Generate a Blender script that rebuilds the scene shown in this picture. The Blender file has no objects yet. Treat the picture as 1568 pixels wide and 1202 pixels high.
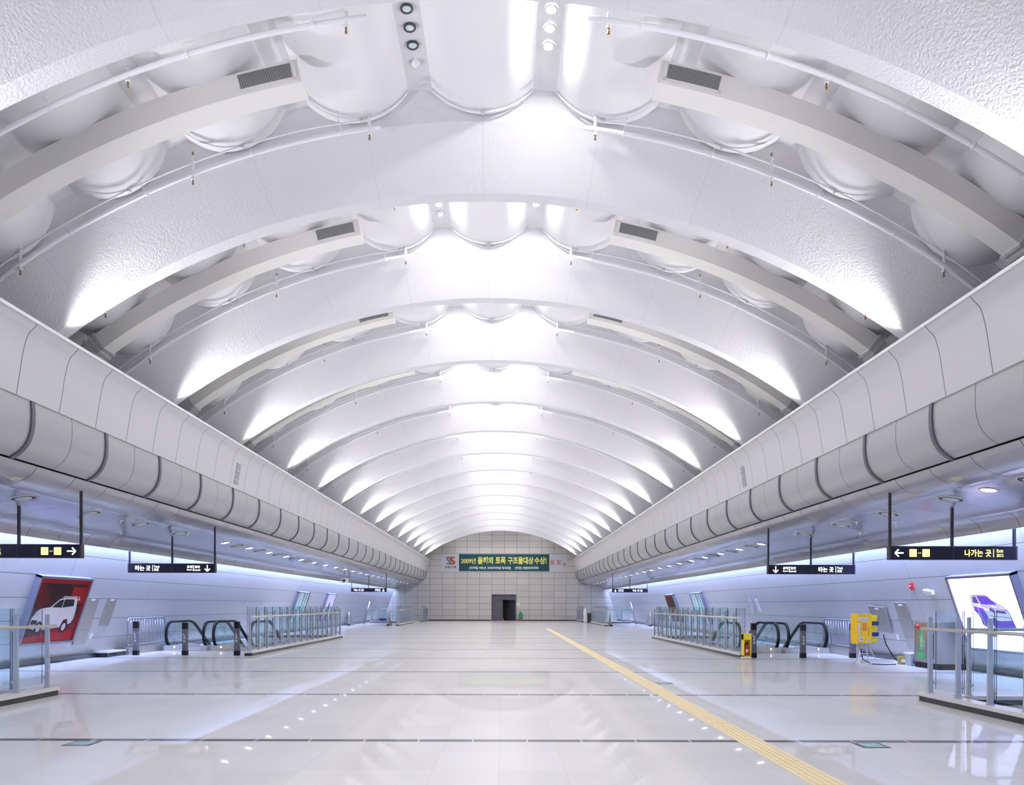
import bpy, bmesh, math, random
from mathutils import Vector, Matrix
random.seed(7)
R = math.radians
sc = bpy.context.scene
col = sc.collection

# ------------------------------------------------------------------ camera
FPX = 1200.0
cam_d = bpy.data.cameras.new('camera'); cam = bpy.data.objects.new('camera', cam_d); col.objects.link(cam)
cam_d.sensor_fit = 'HORIZONTAL'; cam_d.sensor_width = 36.0
cam_d.lens = 36.0 * FPX / 1568.0
cam_d.shift_x = (784 - 773.0) / 1568.0
cam_d.shift_y = (926.5 - 601) / 1568.0
cam_d.clip_start = 0.05; cam_d.clip_end = 300
CX, CZ = 0.37, 1.5
cam.location = (CX, 0, CZ)
cam.rotation_euler = (math.pi / 2, -0.0022, 0)
sc.camera = cam

# ------------------------------------------------------------------ world and exposure
w = bpy.data.worlds.new('world'); sc.world = w; w.use_nodes = True
w.node_tree.nodes['Background'].inputs[0].default_value = (0.6, 0.62, 0.75, 1)
w.node_tree.nodes['Background'].inputs[1].default_value = 0.05
sc.view_settings.view_transform = 'Standard'
sc.view_settings.look = 'None'
sc.view_settings.gamma = 1.0
sc.view_settings.use_curve_mapping = False
sc.view_settings.exposure = 0.06
try:
    sc.cycles.use_denoising = True
    sc.cycles.max_bounces = 9
    sc.cycles.diffuse_bounces = 6
    sc.cycles.glossy_bounces = 3
    sc.cycles.transparent_max_bounces = 24
    sc.cycles.sample_clamp_indirect = 6
except Exception:
    pass

# positions along the hall (far edge of each rib's lower lip)
RIB = {-2: -4.9, -1: -0.2, 0: 4.4, 1: 8.97, 2: 13.47, 3: 17.98, 4: 22.45, 5: 26.95, 6: 31.4, 7: 35.9, 8: 40.4, 9: 45.0,
       10: 49.7, 11: 54.4, 12: 59.05, 13: 63.7, 14: 68.45, 15: 73.15}
YEND, YBACK = 75.2, -8.0
AZ = -3.64                      # height of the vault's centre line
R_LIP, R_EDGE, R_REC = 12.07, 12.88, 13.32

# ------------------------------------------------------------------ lights of the hall
UP_COL = (0.97, 0.955, 1.0); DOWN_COL = (1.0, 0.985, 0.965); COVE_COL = (0.42, 0.54, 1.0)
def lamp(name, kind, loc, energy, color, target=None, **kw):
    d = bpy.data.lights.new(name, kind); d.energy = energy; d.color = color
    for k, v in kw.items(): setattr(d, k, v)
    o = bpy.data.objects.new(name, d); col.objects.link(o); o.location = loc
    if target is not None:
        o.rotation_euler = (Vector(target) - Vector(loc)).to_track_quat('-Z', 'Y').to_euler()
    return o
UP_W, DOWN_W, COVE_W = 960, 94, 64
for k, y in RIB.items():
    for s in (-1, 1):           # floodlights standing behind the cornice edge, one at the foot of each rib
        lamp('uplight', 'SPOT', (s * 7.0, y - 0.32, 5.88), UP_W, UP_COL, (s * 2.0, y - 0.55, 8.0),
             spot_size=R(98), spot_blend=1.0, shadow_soft_size=0.20)
for k in range(-1, 15):         # two strips of downlights in every bay
    for s in (-1, 1):
        if k == 1 and s < 0: continue      # this strip is switched off
        a = s * R(4.25); yc = RIB[k + 1] - 2.60
        o = lamp('downlight_strip', 'AREA', (math.sin(a) * (R_REC - .05), yc, AZ + math.cos(a) * (R_REC - .05)), DOWN_W, DOWN_COL,
             (math.sin(a) * 10, yc, 3), shape='RECTANGLE', size=0.16, size_y=1.4)
        n = Vector((math.sin(a), 0, math.cos(a))); u = Vector((math.cos(a), 0, -math.sin(a)))
        o.matrix_world = Matrix(((u.x, 0, n.x, o.location.x), (0, 1, 0, yc), (u.z, 0, n.z, o.location.z), (0, 0, 0, 1)))
for s in (-1, 1):               # tubes in the cove along both walls
    for j in range(5):
        y0 = YBACK + j * 16.6; L = 16.4
        o = lamp('cove_tube', 'AREA', (s * 9.93, y0 + L / 2, 3.42), COVE_W * L, COVE_COL, (s * 10.35, y0 + L / 2, 2.3), shape='RECTANGLE', size=L, size_y=0.10)
        o.data.spread = R(125); n = Vector((-s * 0.72, 0, 0.69)).normalized(); u = Vector((0, 1, 0)); v = n.cross(u)
        o.matrix_world = Matrix(((u.x, v.x, n.x, s * 9.95), (u.y, v.y, n.y, y0 + L / 2), (u.z, v.z, n.z, 3.42), (0, 0, 0, 1)))

# ------------------------------------------------------------------ materials
def new_mat(name):
    m = bpy.data.materials.new(name); m.use_nodes = True
    nt = m.node_tree
    return m, nt, nt.nodes['Principled BSDF']
def simple(name, c, rough=0.5, metal=0.0, spec=0.5, emit=None, es=0.0, coat=0.0):
    m, nt, b = new_mat(name)
    b.inputs['Base Color'].default_value = (*c, 1); b.inputs['Roughness'].default_value = rough
    b.inputs['Metallic'].default_value = metal; b.inputs['Specular IOR Level'].default_value = spec
    b.inputs['Coat Weight'].default_value = coat
    if emit: b.inputs['Emission Color'].default_value = (*emit, 1); b.inputs['Emission Strength'].default_value = es
    return m
def nmath(nt, op, a, b=None, c=None):
    n = nt.nodes.new('ShaderNodeMath'); n.operation = op
    for i, v in enumerate((a, b, c)):
        if v is None: continue
        if isinstance(v, (int, float)): n.inputs[i].default_value = v
        else: nt.links.new(v, n.inputs[i])
    return n.outputs[0]
def line(nt, coord, period, width, offset=0.0):      # 1 on a joint, else 0
    f = nmath(nt, 'FRACT', nmath(nt, 'ADD', nmath(nt, 'DIVIDE', nmath(nt, 'SUBTRACT', coord, offset), period), 0.5))
    d = nmath(nt, 'MULTIPLY', nmath(nt, 'ABSOLUTE', nmath(nt, 'SUBTRACT', f, 0.5)), period)
    return nmath(nt, 'LESS_THAN', d, width / 2)
def mixc(nt, fac, a, b):
    n = nt.nodes.new('ShaderNodeMix'); n.data_type = 'RGBA'
    if isinstance(fac, (int, float)): n.inputs[0].default_value = fac
    else: nt.links.new(fac, n.inputs[0])
    for i, v in ((6, a), (7, b)):
        if isinstance(v, tuple): n.inputs[i].default_value = (*v, 1)
        else: nt.links.new(v, n.inputs[i])
    return n.outputs[2]
def coords(nt, kind='UV'):
    t = nt.nodes.new('ShaderNodeTexCoord'); s = nt.nodes.new('ShaderNodeSeparateXYZ')
    nt.links.new(t.outputs[kind], s.inputs[0]); return t.outputs[kind], s.outputs[0], s.outputs[1], s.outputs[2]
def noise(nt, vec, scale, detail=2.0, rough=0.5):
    n = nt.nodes.new('ShaderNodeTexNoise'); n.inputs['Scale'].default_value = scale; n.inputs['Detail'].default_value = detail
    n.inputs['Roughness'].default_value = rough
    if vec is not None: nt.links.new(vec, n.inputs['Vector'])
    return n.outputs['Fac']
def bump(nt, b, h, strength, dist=0.01):
    n = nt.nodes.new('ShaderNodeBump'); n.inputs['Strength'].default_value = strength; n.inputs['Distance'].default_value = dist
    nt.links.new(h, n.inputs['Height']); nt.links.new(n.outputs[0], b.inputs['Normal'])
def panel(name, c, cj, lines, rough=0.4, metal=0.0, spec=0.5, bscale=0, bstr=0.0, bdist=.01, mottle=0.0):
    """panels with joints: lines = [(axis, period, width, offset)] on the UV map, which is in metres"""
    m, nt, b = new_mat(name)
    vec, u, v, _ = coords(nt, 'UV')
    base = c
    ov, _, _, _ = coords(nt, 'Object')
    if mottle:
        nz = noise(nt, ov, 0.7, 3)
        base = mixc(nt, nz, tuple(x * (1 - mottle) for x in c), tuple(min(1, x * (1 + mottle)) for x in c))
    for ax, per, wd, off, *cc in lines:
        base = mixc(nt, line(nt, u if ax == 'u' else v, per, wd, off), base, cc[0] if cc else cj)
    if isinstance(base, tuple): b.inputs['Base Color'].default_value = (*base, 1)
    else: nt.links.new(base, b.inputs['Base Color'])
    b.inputs['Roughness'].default_value = rough; b.inputs['Metallic'].default_value = metal; b.inputs['Specular IOR Level'].default_value = spec
    if bscale: bump(nt, b, noise(nt, ov, bscale, 3, .55), bstr, bdist)
    return m

M = {}
M['rib'] = panel('white_spray_coat', (.71, .70, .72), (.55, .54, .56), [('u', 8.33, .03, 0)], .62, bscale=30, bstr=.6, bdist=.016)
M['recess'] = panel('white_ceiling_paint', (.72, .71, .72), (.6, .6, .6), [], .42, bscale=30, bstr=.10, bdist=.006)
M['duct'] = simple('cream_duct_paint', (.72, .71, .67), .5)
M['flange'] = simple('grey_flange', (.55, .55, .54), .45)
M['dark'] = simple('dark_void', (.03, .03, .035), .7)
M['slat'] = simple('grille_slat', (.42, .42, .41), .5)
M['pipe'] = simple('white_pipe_paint', (.80, .79, .82), .4)
M['brass'] = simple('brass', (.35, .22, .10), .35, .9)
M['fascia'] = panel('cornice_panel', (.57, .56, .57), (.07, .07, .08), [('u', 1.16, .018, .42)], .36, 0.1, mottle=.03)
M['ledge'] = simple('shade_darkened_ledge', (.16, .155, .16), .8)  # dark tone puts the shade at the rib feet into the colour
M['rim'] = simple('cornice_rim', (.75, .75, .76), .35)
M['barrel'] = panel('silver_cladding', (.42, .415, .42), (.05, .05, .055), [('u', 2.3, .016, 2.11)], .38, 0.3)
M['ring'] = simple('dark_grey_hoop', (.13, .13, .16), .45, .2)
M['soffit'] = panel('soffit_panel', (.34, .335, .365), (.05, .05, .06), [('u', 1.16, .016, .42)], .15, 0.25, mottle=.02)
M['wall'] = panel('enamel_wall_panel', (.47, .48, .51), (.16, .16, .18), [('u', 1.15, .012, .05, (.42, .43, .47)), ('u', 4.6, .03, 1.2, (.34, .35, .38)), ('v', .57, .018, .06)], .30, 0.1, mottle=.03)
M['skirt'] = simple('black_skirting', (.03, .03, .035), .35)
M['steel'] = simple('brushed_steel', (.60, .60, .62), .28, .95)
M['steel_dull'] = simple('satin_steel_sheet', (.42, .40, .39), .42, .7)
M['steel_dark'] = simple('grey_painted_steel', (.13, .125, .15), .5, spec=.25)
M['rail_wood'] = simple('satin_handrail', (.62, .58, .53), .35, .5)
M['granite_cap'] = panel('pale_granite', (.62, .61, .60), (.3, .3, .3), [], .3, bscale=0)
M['granite_dark'] = simple('black_granite', (.025, .025, .028), .22)
M['black'] = simple('black_rubber', (.010, .010, .012), .5, spec=.2)
M['sign'] = simple('sign_black', (.016, .013, .026), .4, spec=.25)
M['sign_edge'] = simple('sign_frame_bronze', (.06, .05, .055), .35, .4)
M['pole'] = simple('sign_pole', (.035, .032, .04), .3, .3)
M['glow_w'] = simple('sign_white', (.9, .9, .9), .5, emit=(1, .98, 1), es=1.6)
M['glow_y'] = simple('sign_yellow', (.9, .85, .2), .5, emit=(1, .93, .28), es=1.35)
M['lamp_on'] = simple('lamp_lens_lit', (1, 1, 1), .4, emit=(1, .98, .95), es=40)
M['lamp_soffit'] = simple('soffit_lamp_lit', (1, 1, 1), .4, emit=(1, .97, .93), es=6)
M['lamp_led'] = simple('small_led', (1, 1, 1), .4, emit=(.95, .93, 1), es=5)
M['lamp_off'] = simple('lamp_lens_off', (.55, .62, .66), .15)
M['white'] = simple('white_plastic', (.78, .78, .79), .4)
M['skirt_white'] = simple('escalator_skirt', (.50, .50, .53), .35, .2)
M['ring_dark'] = simple('dark_lamp_ring', (.05, .05, .06), .4)
M['fence'] = simple('fence_steel', (.30, .30, .34), .35, .6)
M['grey'] = simple('grey_plastic', (.35, .35, .37), .45)
M['blue_dark'] = simple('blue_grey_door', (.045, .045, .06), .4)
M['red'] = simple('red_paint', (.55, .03, .03), .4)
M['green'] = simple('green_paint', (.02, .30, .20), .45)
M['lime'] = simple('green_sticker', (.05, .36, .12), .5)
M['yellow'] = simple('yellow_paint', (.85, .55, .02), .4)
M['yellow_bright'] = simple('yellow_box_paint', (.88, .68, .03), .4)
M['orange'] = simple('orange_label', (.72, .22, .02), .5)
M['navy'] = simple('blue_socket', (.03, .04, .22), .4)
M['brown'] = simple('dark_bin', (.045, .03, .028), .5)
M['paper'] = simple('white_paper', (.80, .80, .80), .6)
M['tactile'] = simple('tactile_yellow', (.82, .70, .46), .55)
M['tactile_d'] = simple('tactile_bar', (.76, .62, .36), .55)
M['banner_g'] = simple('banner_green', (.012, .075, .095), .7)
M['banner_w'] = simple('banner_white', (.60, .60, .64), .7)
M['ink_y'] = simple('ink_yellow', (.80, .78, .16), .7)
M['ink_w'] = simple('ink_white', (.78, .78, .75), .7)
M['ink_k'] = simple('ink_dark', (.10, .10, .11), .7)
M['ink_r'] = simple('ink_red', (.60, .07, .04), .7)
M['ink_g'] = simple('ink_grey', (.22, .22, .24), .7)
M['frame'] = simple('poster_frame', (.20, .20, .26), .4, .3)
M['step'] = simple('escalator_step', (.25, .25, .26), .4, .6)
M['well'] = simple('well_lining', (.55, .56, .58), .5)

def glass_mat(name, tint, refl):
    m = bpy.data.materials.new(name); m.use_nodes = True; nt = m.node_tree; nt.nodes.clear()
    out = nt.nodes.new('ShaderNodeOutputMaterial'); mx = nt.nodes.new('ShaderNodeMixShader')
    tr = nt.nodes.new('ShaderNodeBsdfTransparent'); tr.inputs[0].default_value = (*tint, 1)
    gl = nt.nodes.new('ShaderNodeBsdfGlossy'); gl.inputs['Roughness'].default_value = .02; gl.inputs[0].default_value = (.9, .95, 1, 1)
    fr = nt.nodes.new('ShaderNodeLayerWeight'); fr.inputs[0].default_value = .5
    f = nmath(nt, 'MULTIPLY', nmath(nt, 'ADD', nmath(nt, 'MULTIPLY', nmath(nt, 'POWER', fr.outputs['Facing'], 5.0), .55), .03), refl)
    nt.links.new(f, mx.inputs[0]); nt.links.new(tr.outputs[0], mx.inputs[1]); nt.links.new(gl.outputs[0], mx.inputs[2]); nt.links.new(mx.outputs[0], out.inputs[0])
    return m
M['glass'] = glass_mat('clear_glass', (.90, .955, .965), 1.0)
M['glass_edge'] = simple('glass_edge', (.05, .09, .085), .2)
def film_mat():
    m = bpy.data.materials.new('clear_plastic_film'); m.use_nodes = True; nt = m.node_tree; nt.nodes.clear()
    out = nt.nodes.new('ShaderNodeOutputMaterial'); mx = nt.nodes.new('ShaderNodeMixShader'); mx.inputs[0].default_value = .3
    tr = nt.nodes.new('ShaderNodeBsdfTransparent'); df = nt.nodes.new('ShaderNodeBsdfPrincipled'); df.inputs['Base Color'].default_value = (.85, .87, .95, 1); df.inputs['Roughness'].default_value = .15
    nt.links.new(tr.outputs[0], mx.inputs[1]); nt.links.new(df.outputs[0], mx.inputs[2]); nt.links.new(mx.outputs[0], out.inputs[0])
    return m
M['film'] = film_mat()

# granite floor
def floor_mat():
    m, nt, b = new_mat('polished_granite_floor')
    vec, x, y, z = coords(nt, 'Object')
    sp = noise(nt, vec, 130, 2, .7); cl = noise(nt, vec, 0.55, 4, .6)
    base = mixc(nt, sp, (.66, .65, .64), (.90, .89, .88))
    base = mixc(nt, nmath(nt, 'MULTIPLY', cl, .35), base, (.62, .60, .60))
    row = nmath(nt, 'FLOOR', nmath(nt, 'DIVIDE', y, .89)); c = nmath(nt, 'FLOOR', nmath(nt, 'DIVIDE', nmath(nt, 'SUBTRACT', x, .32), .6))
    h = nmath(nt, 'FRACT', nmath(nt, 'MULTIPLY', nmath(nt, 'SINE', nmath(nt, 'ADD', nmath(nt, 'MULTIPLY', row, 12.9898), nmath(nt, 'MULTIPLY', c, 78.233))), 43758.5))
    base = mixc(nt, nmath(nt, 'MULTIPLY', h, .34), base, (.58, .565, .57))
    j = nmath(nt, 'MAXIMUM', line(nt, x, .6, .008, .32), line(nt, y, .89, .008, 8.67))
    base = mixc(nt, nmath(nt, 'MULTIPLY', j, .35), base, (.45, .44, .44))
    band = line(nt, y, 4.45, .15, 8.67)
    dark = mixc(nt, line(nt, x, .6, .02, .02), (.085, .08, .09), (.6, .6, .6))
    base = mixc(nt, band, base, dark)
    nt.links.new(base, b.inputs['Base Color'])
    b.inputs['Roughness'].default_value = .34; b.inputs['Specular IOR Level'].default_value = .35; b.inputs['Coat Weight'].default_value = .45; b.inputs['Coat Roughness'].default_value = .025
    n2 = nmath(nt, 'MULTIPLY', h, 1.0)
    bump(nt, b, noise(nt, vec, 3.0, 2), .05, .01)
    return m
M['floor'] = floor_mat()
def endwall_mat():
    m, nt, b = new_mat('end_wall_tile')
    vec, x, y, z = coords(nt, 'Object')
    j = nmath(nt, 'MAXIMUM', line(nt, x, 1.19, .04, .32), line(nt, z, .597, .035, .47))
    c = nmath(nt, 'FLOOR', nmath(nt, 'DIVIDE', nmath(nt, 'SUBTRACT', x, .32), 1.19)); r = nmath(nt, 'FLOOR', nmath(nt, 'DIVIDE', nmath(nt, 'SUBTRACT', z, .47), .597))
    h = nmath(nt, 'FRACT', nmath(nt, 'MULTIPLY', nmath(nt, 'SINE', nmath(nt, 'ADD', nmath(nt, 'MULTIPLY', r, 12.9898), nmath(nt, 'MULTIPLY', c, 78.233))), 43758.5))
    base = mixc(nt, h, (.56, .53, .495), (.62, .585, .545))
    nt.links.new(mixc(nt, j, base, (.25, .235, .22)), b.inputs['Base Color'])
    b.inputs['Roughness'].default_value = .45
    return m
M['endwall'] = endwall_mat()

# ------------------------------------------------------------------ mesh helpers
class MB:
    def __init__(s): s.v = []; s.f = []; s.uv = []; s.mi = []; s.sm = []
    def face(s, idx, uv=None, mi=0, sm=False):
        s.f.append(tuple(idx)); s.uv.append(uv or [(0, 0)] * len(idx)); s.mi.append(mi); s.sm.append(sm)
    def box(s, x0, x1, y0, y1, z0, z1, mi=0):
        b = len(s.v)
        s.v += [(x0, y0, z0), (x1, y0, z0), (x1, y1, z0), (x0, y1, z0), (x0, y0, z1), (x1, y0, z1), (x1, y1, z1), (x0, y1, z1)]
        for q in ((0, 3, 2, 1), (4, 5, 6, 7), (0, 1, 5, 4), (1, 2, 6, 5), (2, 3, 7, 6), (3, 0, 4, 7)): s.face([b + i for i in q], mi=mi)
        return s
    def hexa(s, p, mi=0):          # eight corners, bottom ring then top ring
        b = len(s.v); s.v += [tuple(q) for q in p]
        for q in ((0, 3, 2, 1), (4, 5, 6, 7), (0, 1, 5, 4), (1, 2, 6, 5), (2, 3, 7, 6), (3, 0, 4, 7)): s.face([b + i for i in q], mi=mi)
        return s
    def prism(s, poly, n0, n1, plane='xy', mi=0):   # polygon extruded along the third axis
        def P(a, b, c): return {'xy': (a, b, c), 'xz': (a, c, b), 'yz': (c, a, b)}[plane]
        k = len(s.v); n = len(poly)
        s.v += [P(a, b, n0) for a, b in poly] + [P(a, b, n1) for a, b in poly]
        s.face([k + i for i in range(n)][::-1], mi=mi); s.face([k + n + i for i in range(n)], mi=mi)
        for i in range(n): j = (i + 1) % n; s.face([k + i, k + j, k + n + j, k + n + i], mi=mi)
        return s
    def tube(s, pts, r, n=8, cap=True, mi=0):
        pts = [Vector(p) for p in pts]; rings = []
        up = None
        for i, p in enumerate(pts):
            a = pts[max(0, i - 1)]; b = pts[min(len(pts) - 1, i + 1)]; t = (b - a).normalized()
            if up is None: up = Vector((0, 0, 1)) if abs(t.z) < .9 else Vector((0, 1, 0))
            u = t.cross(up).normalized(); v = u.cross(t).normalized(); up = v
            rr = r[i] if isinstance(r, (list, tuple)) else r
            k = len(s.v); rings.append(k)
            for j in range(n):
                an = 2 * math.pi * j / n; q = p + (u * math.cos(an) + v * math.sin(an)) * rr; s.v.append(tuple(q))
        for a, b in zip(rings, rings[1:]):
            for j in range(n): s.face([a + j, a + (j + 1) % n, b + (j + 1) % n, b + j], mi=mi, sm=True)
        if cap:
            s.face([rings[0] + j for j in range(n)][::-1], mi=mi); s.face([rings[-1] + j for j in range(n)], mi=mi)
        return s
    def cyl(s, p, r0, h, r1=None, n=16, axis='z', mi=0):
        q = Vector(p); d = {'x': Vector((h, 0, 0)), 'y': Vector((0, h, 0)), 'z': Vector((0, 0, h))}[axis]
        return s.tube([q, q + d], [r0, r0 if r1 is None else r1], n, True, mi)
    def lathe(s, prof, c=(0, 0, 0), n=20, mi=0):
        rings = []
        for r, z in prof:
            k = len(s.v); rings.append(k)
            for j in range(n):
                a = 2 * math.pi * j / n; s.v.append((c[0] + r * math.cos(a), c[1] + r * math.sin(a), c[2] + z))
        for a, b in zip(rings, rings[1:]):
            for j in range(n): s.face([a + j, a + (j + 1) % n, b + (j + 1) % n, b + j], mi=mi, sm=True)
        return s
    def band(s, path, rect, closed=False, mi=0):    # sweep a cross-section rect=[(across x, normal)] along path in the y-z plane
        k0 = []
        n = len(rect)
        for i, (y, z) in enumerate(path):
            a = path[max(0, i - 1)]; b = path[min(len(path) - 1, i + 1)]
            t = Vector((b[0] - a[0], b[1] - a[1])).normalized(); nn = Vector((-t.y, t.x))
            k0.append(len(s.v))
            for ax, no in rect: s.v.append((ax, y + nn.x * no, z + nn.y * no))
        for a, b in zip(k0, k0[1:]):
            for j in range(n): s.face([a + j, a + (j + 1) % n, b + (j + 1) % n, b + j], mi=mi)
        s.face([k0[0] + j for j in range(n)][::-1], mi=mi); s.face([k0[-1] + j for j in range(n)], mi=mi)
        return s
    def build(s, name, mat, parent=None, loc=None):
        me = bpy.data.meshes.new(name); me.from_pydata(s.v, [], s.f)
        mats = mat if isinstance(mat, (list, tuple)) else [mat]
        for m in mats: me.materials.append(m)
        uvl = me.uv_layers.new(name='UVMap')
        flat = [c for f in s.uv for uv in f for c in uv]
        uvl.data.foreach_set('uv', flat)
        me.polygons.foreach_set('material_index', s.mi); me.polygons.foreach_set('use_smooth', s.sm)
        me.update()
        o = bpy.data.objects.new(name, me); col.objects.link(o)
        if parent is not None: o.parent = parent
        if loc is not None: o.location = loc
        return o
def tag(o, label=None, cat=None, group=None, kind=None):
    for k, v in (('label', label), ('category', cat), ('group', group), ('kind', kind)):
        if v: o[k] = v
    return o
def empty(name, loc=(0, 0, 0), rz=0.0, mat=None):
    o = bpy.data.objects.new(name, None); col.objects.link(o); o.empty_display_size = .1
    if mat is not None: o.matrix_world = mat
    else: o.location = loc; o.rotation_euler = (0, 0, rz)
    return o
def copy_tree(o, kids, parent=None):
    c = o.copy(); col.objects.link(c)
    if parent is not None: c.parent = parent
    for ch in kids.get(o, []): copy_tree(ch, kids, c)
    return c
def kidmap():
    d = {}
    for o in col.objects:
        if o.parent is not None: d.setdefault(o.parent, []).append(o)
    return d
ORD = ['nearest', 'second', 'third', 'fourth', 'fifth', 'sixth', 'seventh', 'eighth', 'ninth', 'tenth', 'eleventh', 'twelfth', 'thirteenth', 'fourteenth',
       'fifteenth', 'sixteenth', 'seventeenth', 'eighteenth', 'nineteenth', 'twentieth', 'twenty-first', 'twenty-second', 'twenty-third', 'twenty-fourth',
       'twenty-fifth', 'twenty-sixth', 'twenty-seventh', 'twenty-eighth', 'twenty-ninth', 'thirtieth']
SIDE = {-1: 'left', 1: 'right'}
def arc(r, a): return (r * math.sin(a), AZ + r * math.cos(a))
def text(body, mat, parent, name='lettering', width=None, height=None, loc=(0, 0, 0), bold=0.0, align='CENTER', spacing=1.0, face='-y', depth=.002):
    """flat lettering standing in the parent's x-z plane facing -y ('-y') or in its x-y plane facing +z ('z')"""
    cu = bpy.data.curves.new('lettering_curve', 'FONT'); cu.body = body; cu.size = 1.0; cu.align_x = 'LEFT'; cu.offset = bold; cu.space_line = spacing
    cu.resolution_u = 3; cu.extrude = 0.0
    t = bpy.data.objects.new('lettering_tmp', cu); col.objects.link(t)
    dg = bpy.context.evaluated_depsgraph_get(); dg.update()
    me = bpy.data.meshes.new_from_object(t.evaluated_get(dg)); bpy.data.objects.remove(t)
    xs = [v.co.x for v in me.vertices]; ys = [v.co.y for v in me.vertices]
    if not xs: return None
    x0, x1, y0, y1 = min(xs), max(xs), min(ys), max(ys)
    sx = width / (x1 - x0) if width else None; sy = height / (y1 - y0) if height else None
    sx = sx or sy; sy = sy or sx
    off = {'CENTER': -.5, 'LEFT': 0.0, 'RIGHT': -1.0}[align] * (x1 - x0) * sx
    for v in me.vertices:
        a = (v.co.x - x0) * sx + off; b = (v.co.y - (y0 + y1) / 2) * sy
        v.co = (a, 0, b) if face == '-y' else (a, b, 0)
    me.materials.clear(); me.materials.append(mat)
    o = bpy.data.objects.new(name, me); col.objects.link(o); o.parent = parent; o.location = loc
    return o

# ------------------------------------------------------------------ the setting
# floor with the openings of the escalator and stair wells
HOLES = [(7.32, 10.75, 27.0, 35.7), (7.85, 10.75, 56.4, 65.6)]
fx = sorted({-11.6, 11.6} | {s * h[i] for h in HOLES for i in (0, 1) for s in (-1, 1)})
fy = sorted({YBACK, YEND} | {h[i] for h in HOLES for i in (2, 3)})
fb = MB()
for a, b in zip(fx, fx[1:]):
    for c, d in zip(fy, fy[1:]):
        mx, my = abs((a + b) / 2), (c + d) / 2
        if any(h[0] < mx < h[1] and h[2] < my < h[3] for h in HOLES): continue
        fb.box(a, b, c, d, -.2, 0)
tag(fb.build('floor', M['floor']), 'polished pale granite floor crossed by dark stone bands', 'floor', kind='structure')
n = 0
for s in (-1, 1):
    for h in HOLES:
        n += 1
        wb = MB(); x0, x1 = sorted((s * h[0], s * h[1])); y0, y1 = h[2], h[3]; zb = -5.2
        wb.box(x0 - .1, x0, y0, y1, zb, -.2); wb.box(x1, x1 + .1, y0, y1, zb, -.2); wb.box(x0 - .1, x1 + .1, y0 - .1, y0, zb, -.2); wb.box(x0 - .1, x1 + .1, y1, y1 + .1, zb, -.2)
        wb.box(x0 - .1, x1 + .1, y0 - .1, y1 + .1, zb - .1, zb)
        tag(wb.build('wall_well_%d' % n, M['well']), 'pale lining of the %s %s floor opening' % (SIDE[s], 'escalator' if h[2] < 40 else 'far stair'), 'wall', kind='structure')

WP = [(11.27, -.02), (11.05, .56), (10.78, 1.4), (10.5, 2.2), (10.22, 2.95), (9.92, 3.66)]
def wall_x(z):
    for (xa, za), (xb, zb) in zip(WP, WP[1:]):
        if za <= z <= zb: return xa + (xb - xa) * (z - za) / (zb - za)
    return WP[-1][0]
def extrude(prof, s, ya, yb, smooth=True, uoff=0.0, split=()):
    """profile [(x, z)] drawn from hall side, extruded along the hall; UV u = metres along the hall, v = metres along the profile"""
    mb = MB(); L = [0.0]
    for p, q in zip(prof, prof[1:]): L.append(L[-1] + math.hypot(q[0] - p[0], q[1] - p[1]))
    for i in range(len(prof) - 1):
        (xa, za), (xb, zb) = prof[i], prof[i + 1]
        k = len(mb.v)
        mb.v += [(s * xa, ya, za), (s * xa, yb, za), (s * xb, yb, zb), (s * xb, ya, zb)]
        uv = [(ya, L[i]), (yb, L[i]), (yb, L[i + 1]), (ya, L[i + 1])]
        idx = [k, k + 1, k + 2, k + 3]
        if s < 0: idx = idx[::-1]; uv = uv[::-1]
        mb.face(idx, uv, sm=False)
    return mb
def smooth_profile(pts, n=4):
    out = []
    P = [pts[0]] + list(pts) + [pts[-1]]
    for i in range(1, len(P) - 2):
        p0, p1, p2, p3 = P[i - 1], P[i], P[i + 1], P[i + 2]
        for j in range(n):
            t = j / n
            out.append(tuple(.5 * (2 * b + (c - a) * t + (2 * a - 5 * b + 4 * c - d) * t * t + (-a + 3 * b - 3 * c + d) * t ** 3) for a, b, c, d in zip(p0, p1, p2, p3)))
    out.append(pts[-1]); return out
FASC = [(6.8, 5.80), (6.87, 5.72), (6.95, 5.63), (7.0, 5.48), (7.04, 5.3), (7.07, 5.1), (7.13, 4.72)]
BARR = [(7.165, 4.76), (7.15, 4.5), (7.17, 4.26), (7.23, 4.08), (7.34, 3.94), (7.49, 3.84)]
SOFF = [(7.50, 3.81), (7.58, 3.70), (7.76, 3.58), (8.0, 3.50), (8.3, 3.46), (9.3, 3.27), (9.53, 3.23), (9.69, 3.14), (9.77, 3.03), (9.8, 2.94)]
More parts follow.
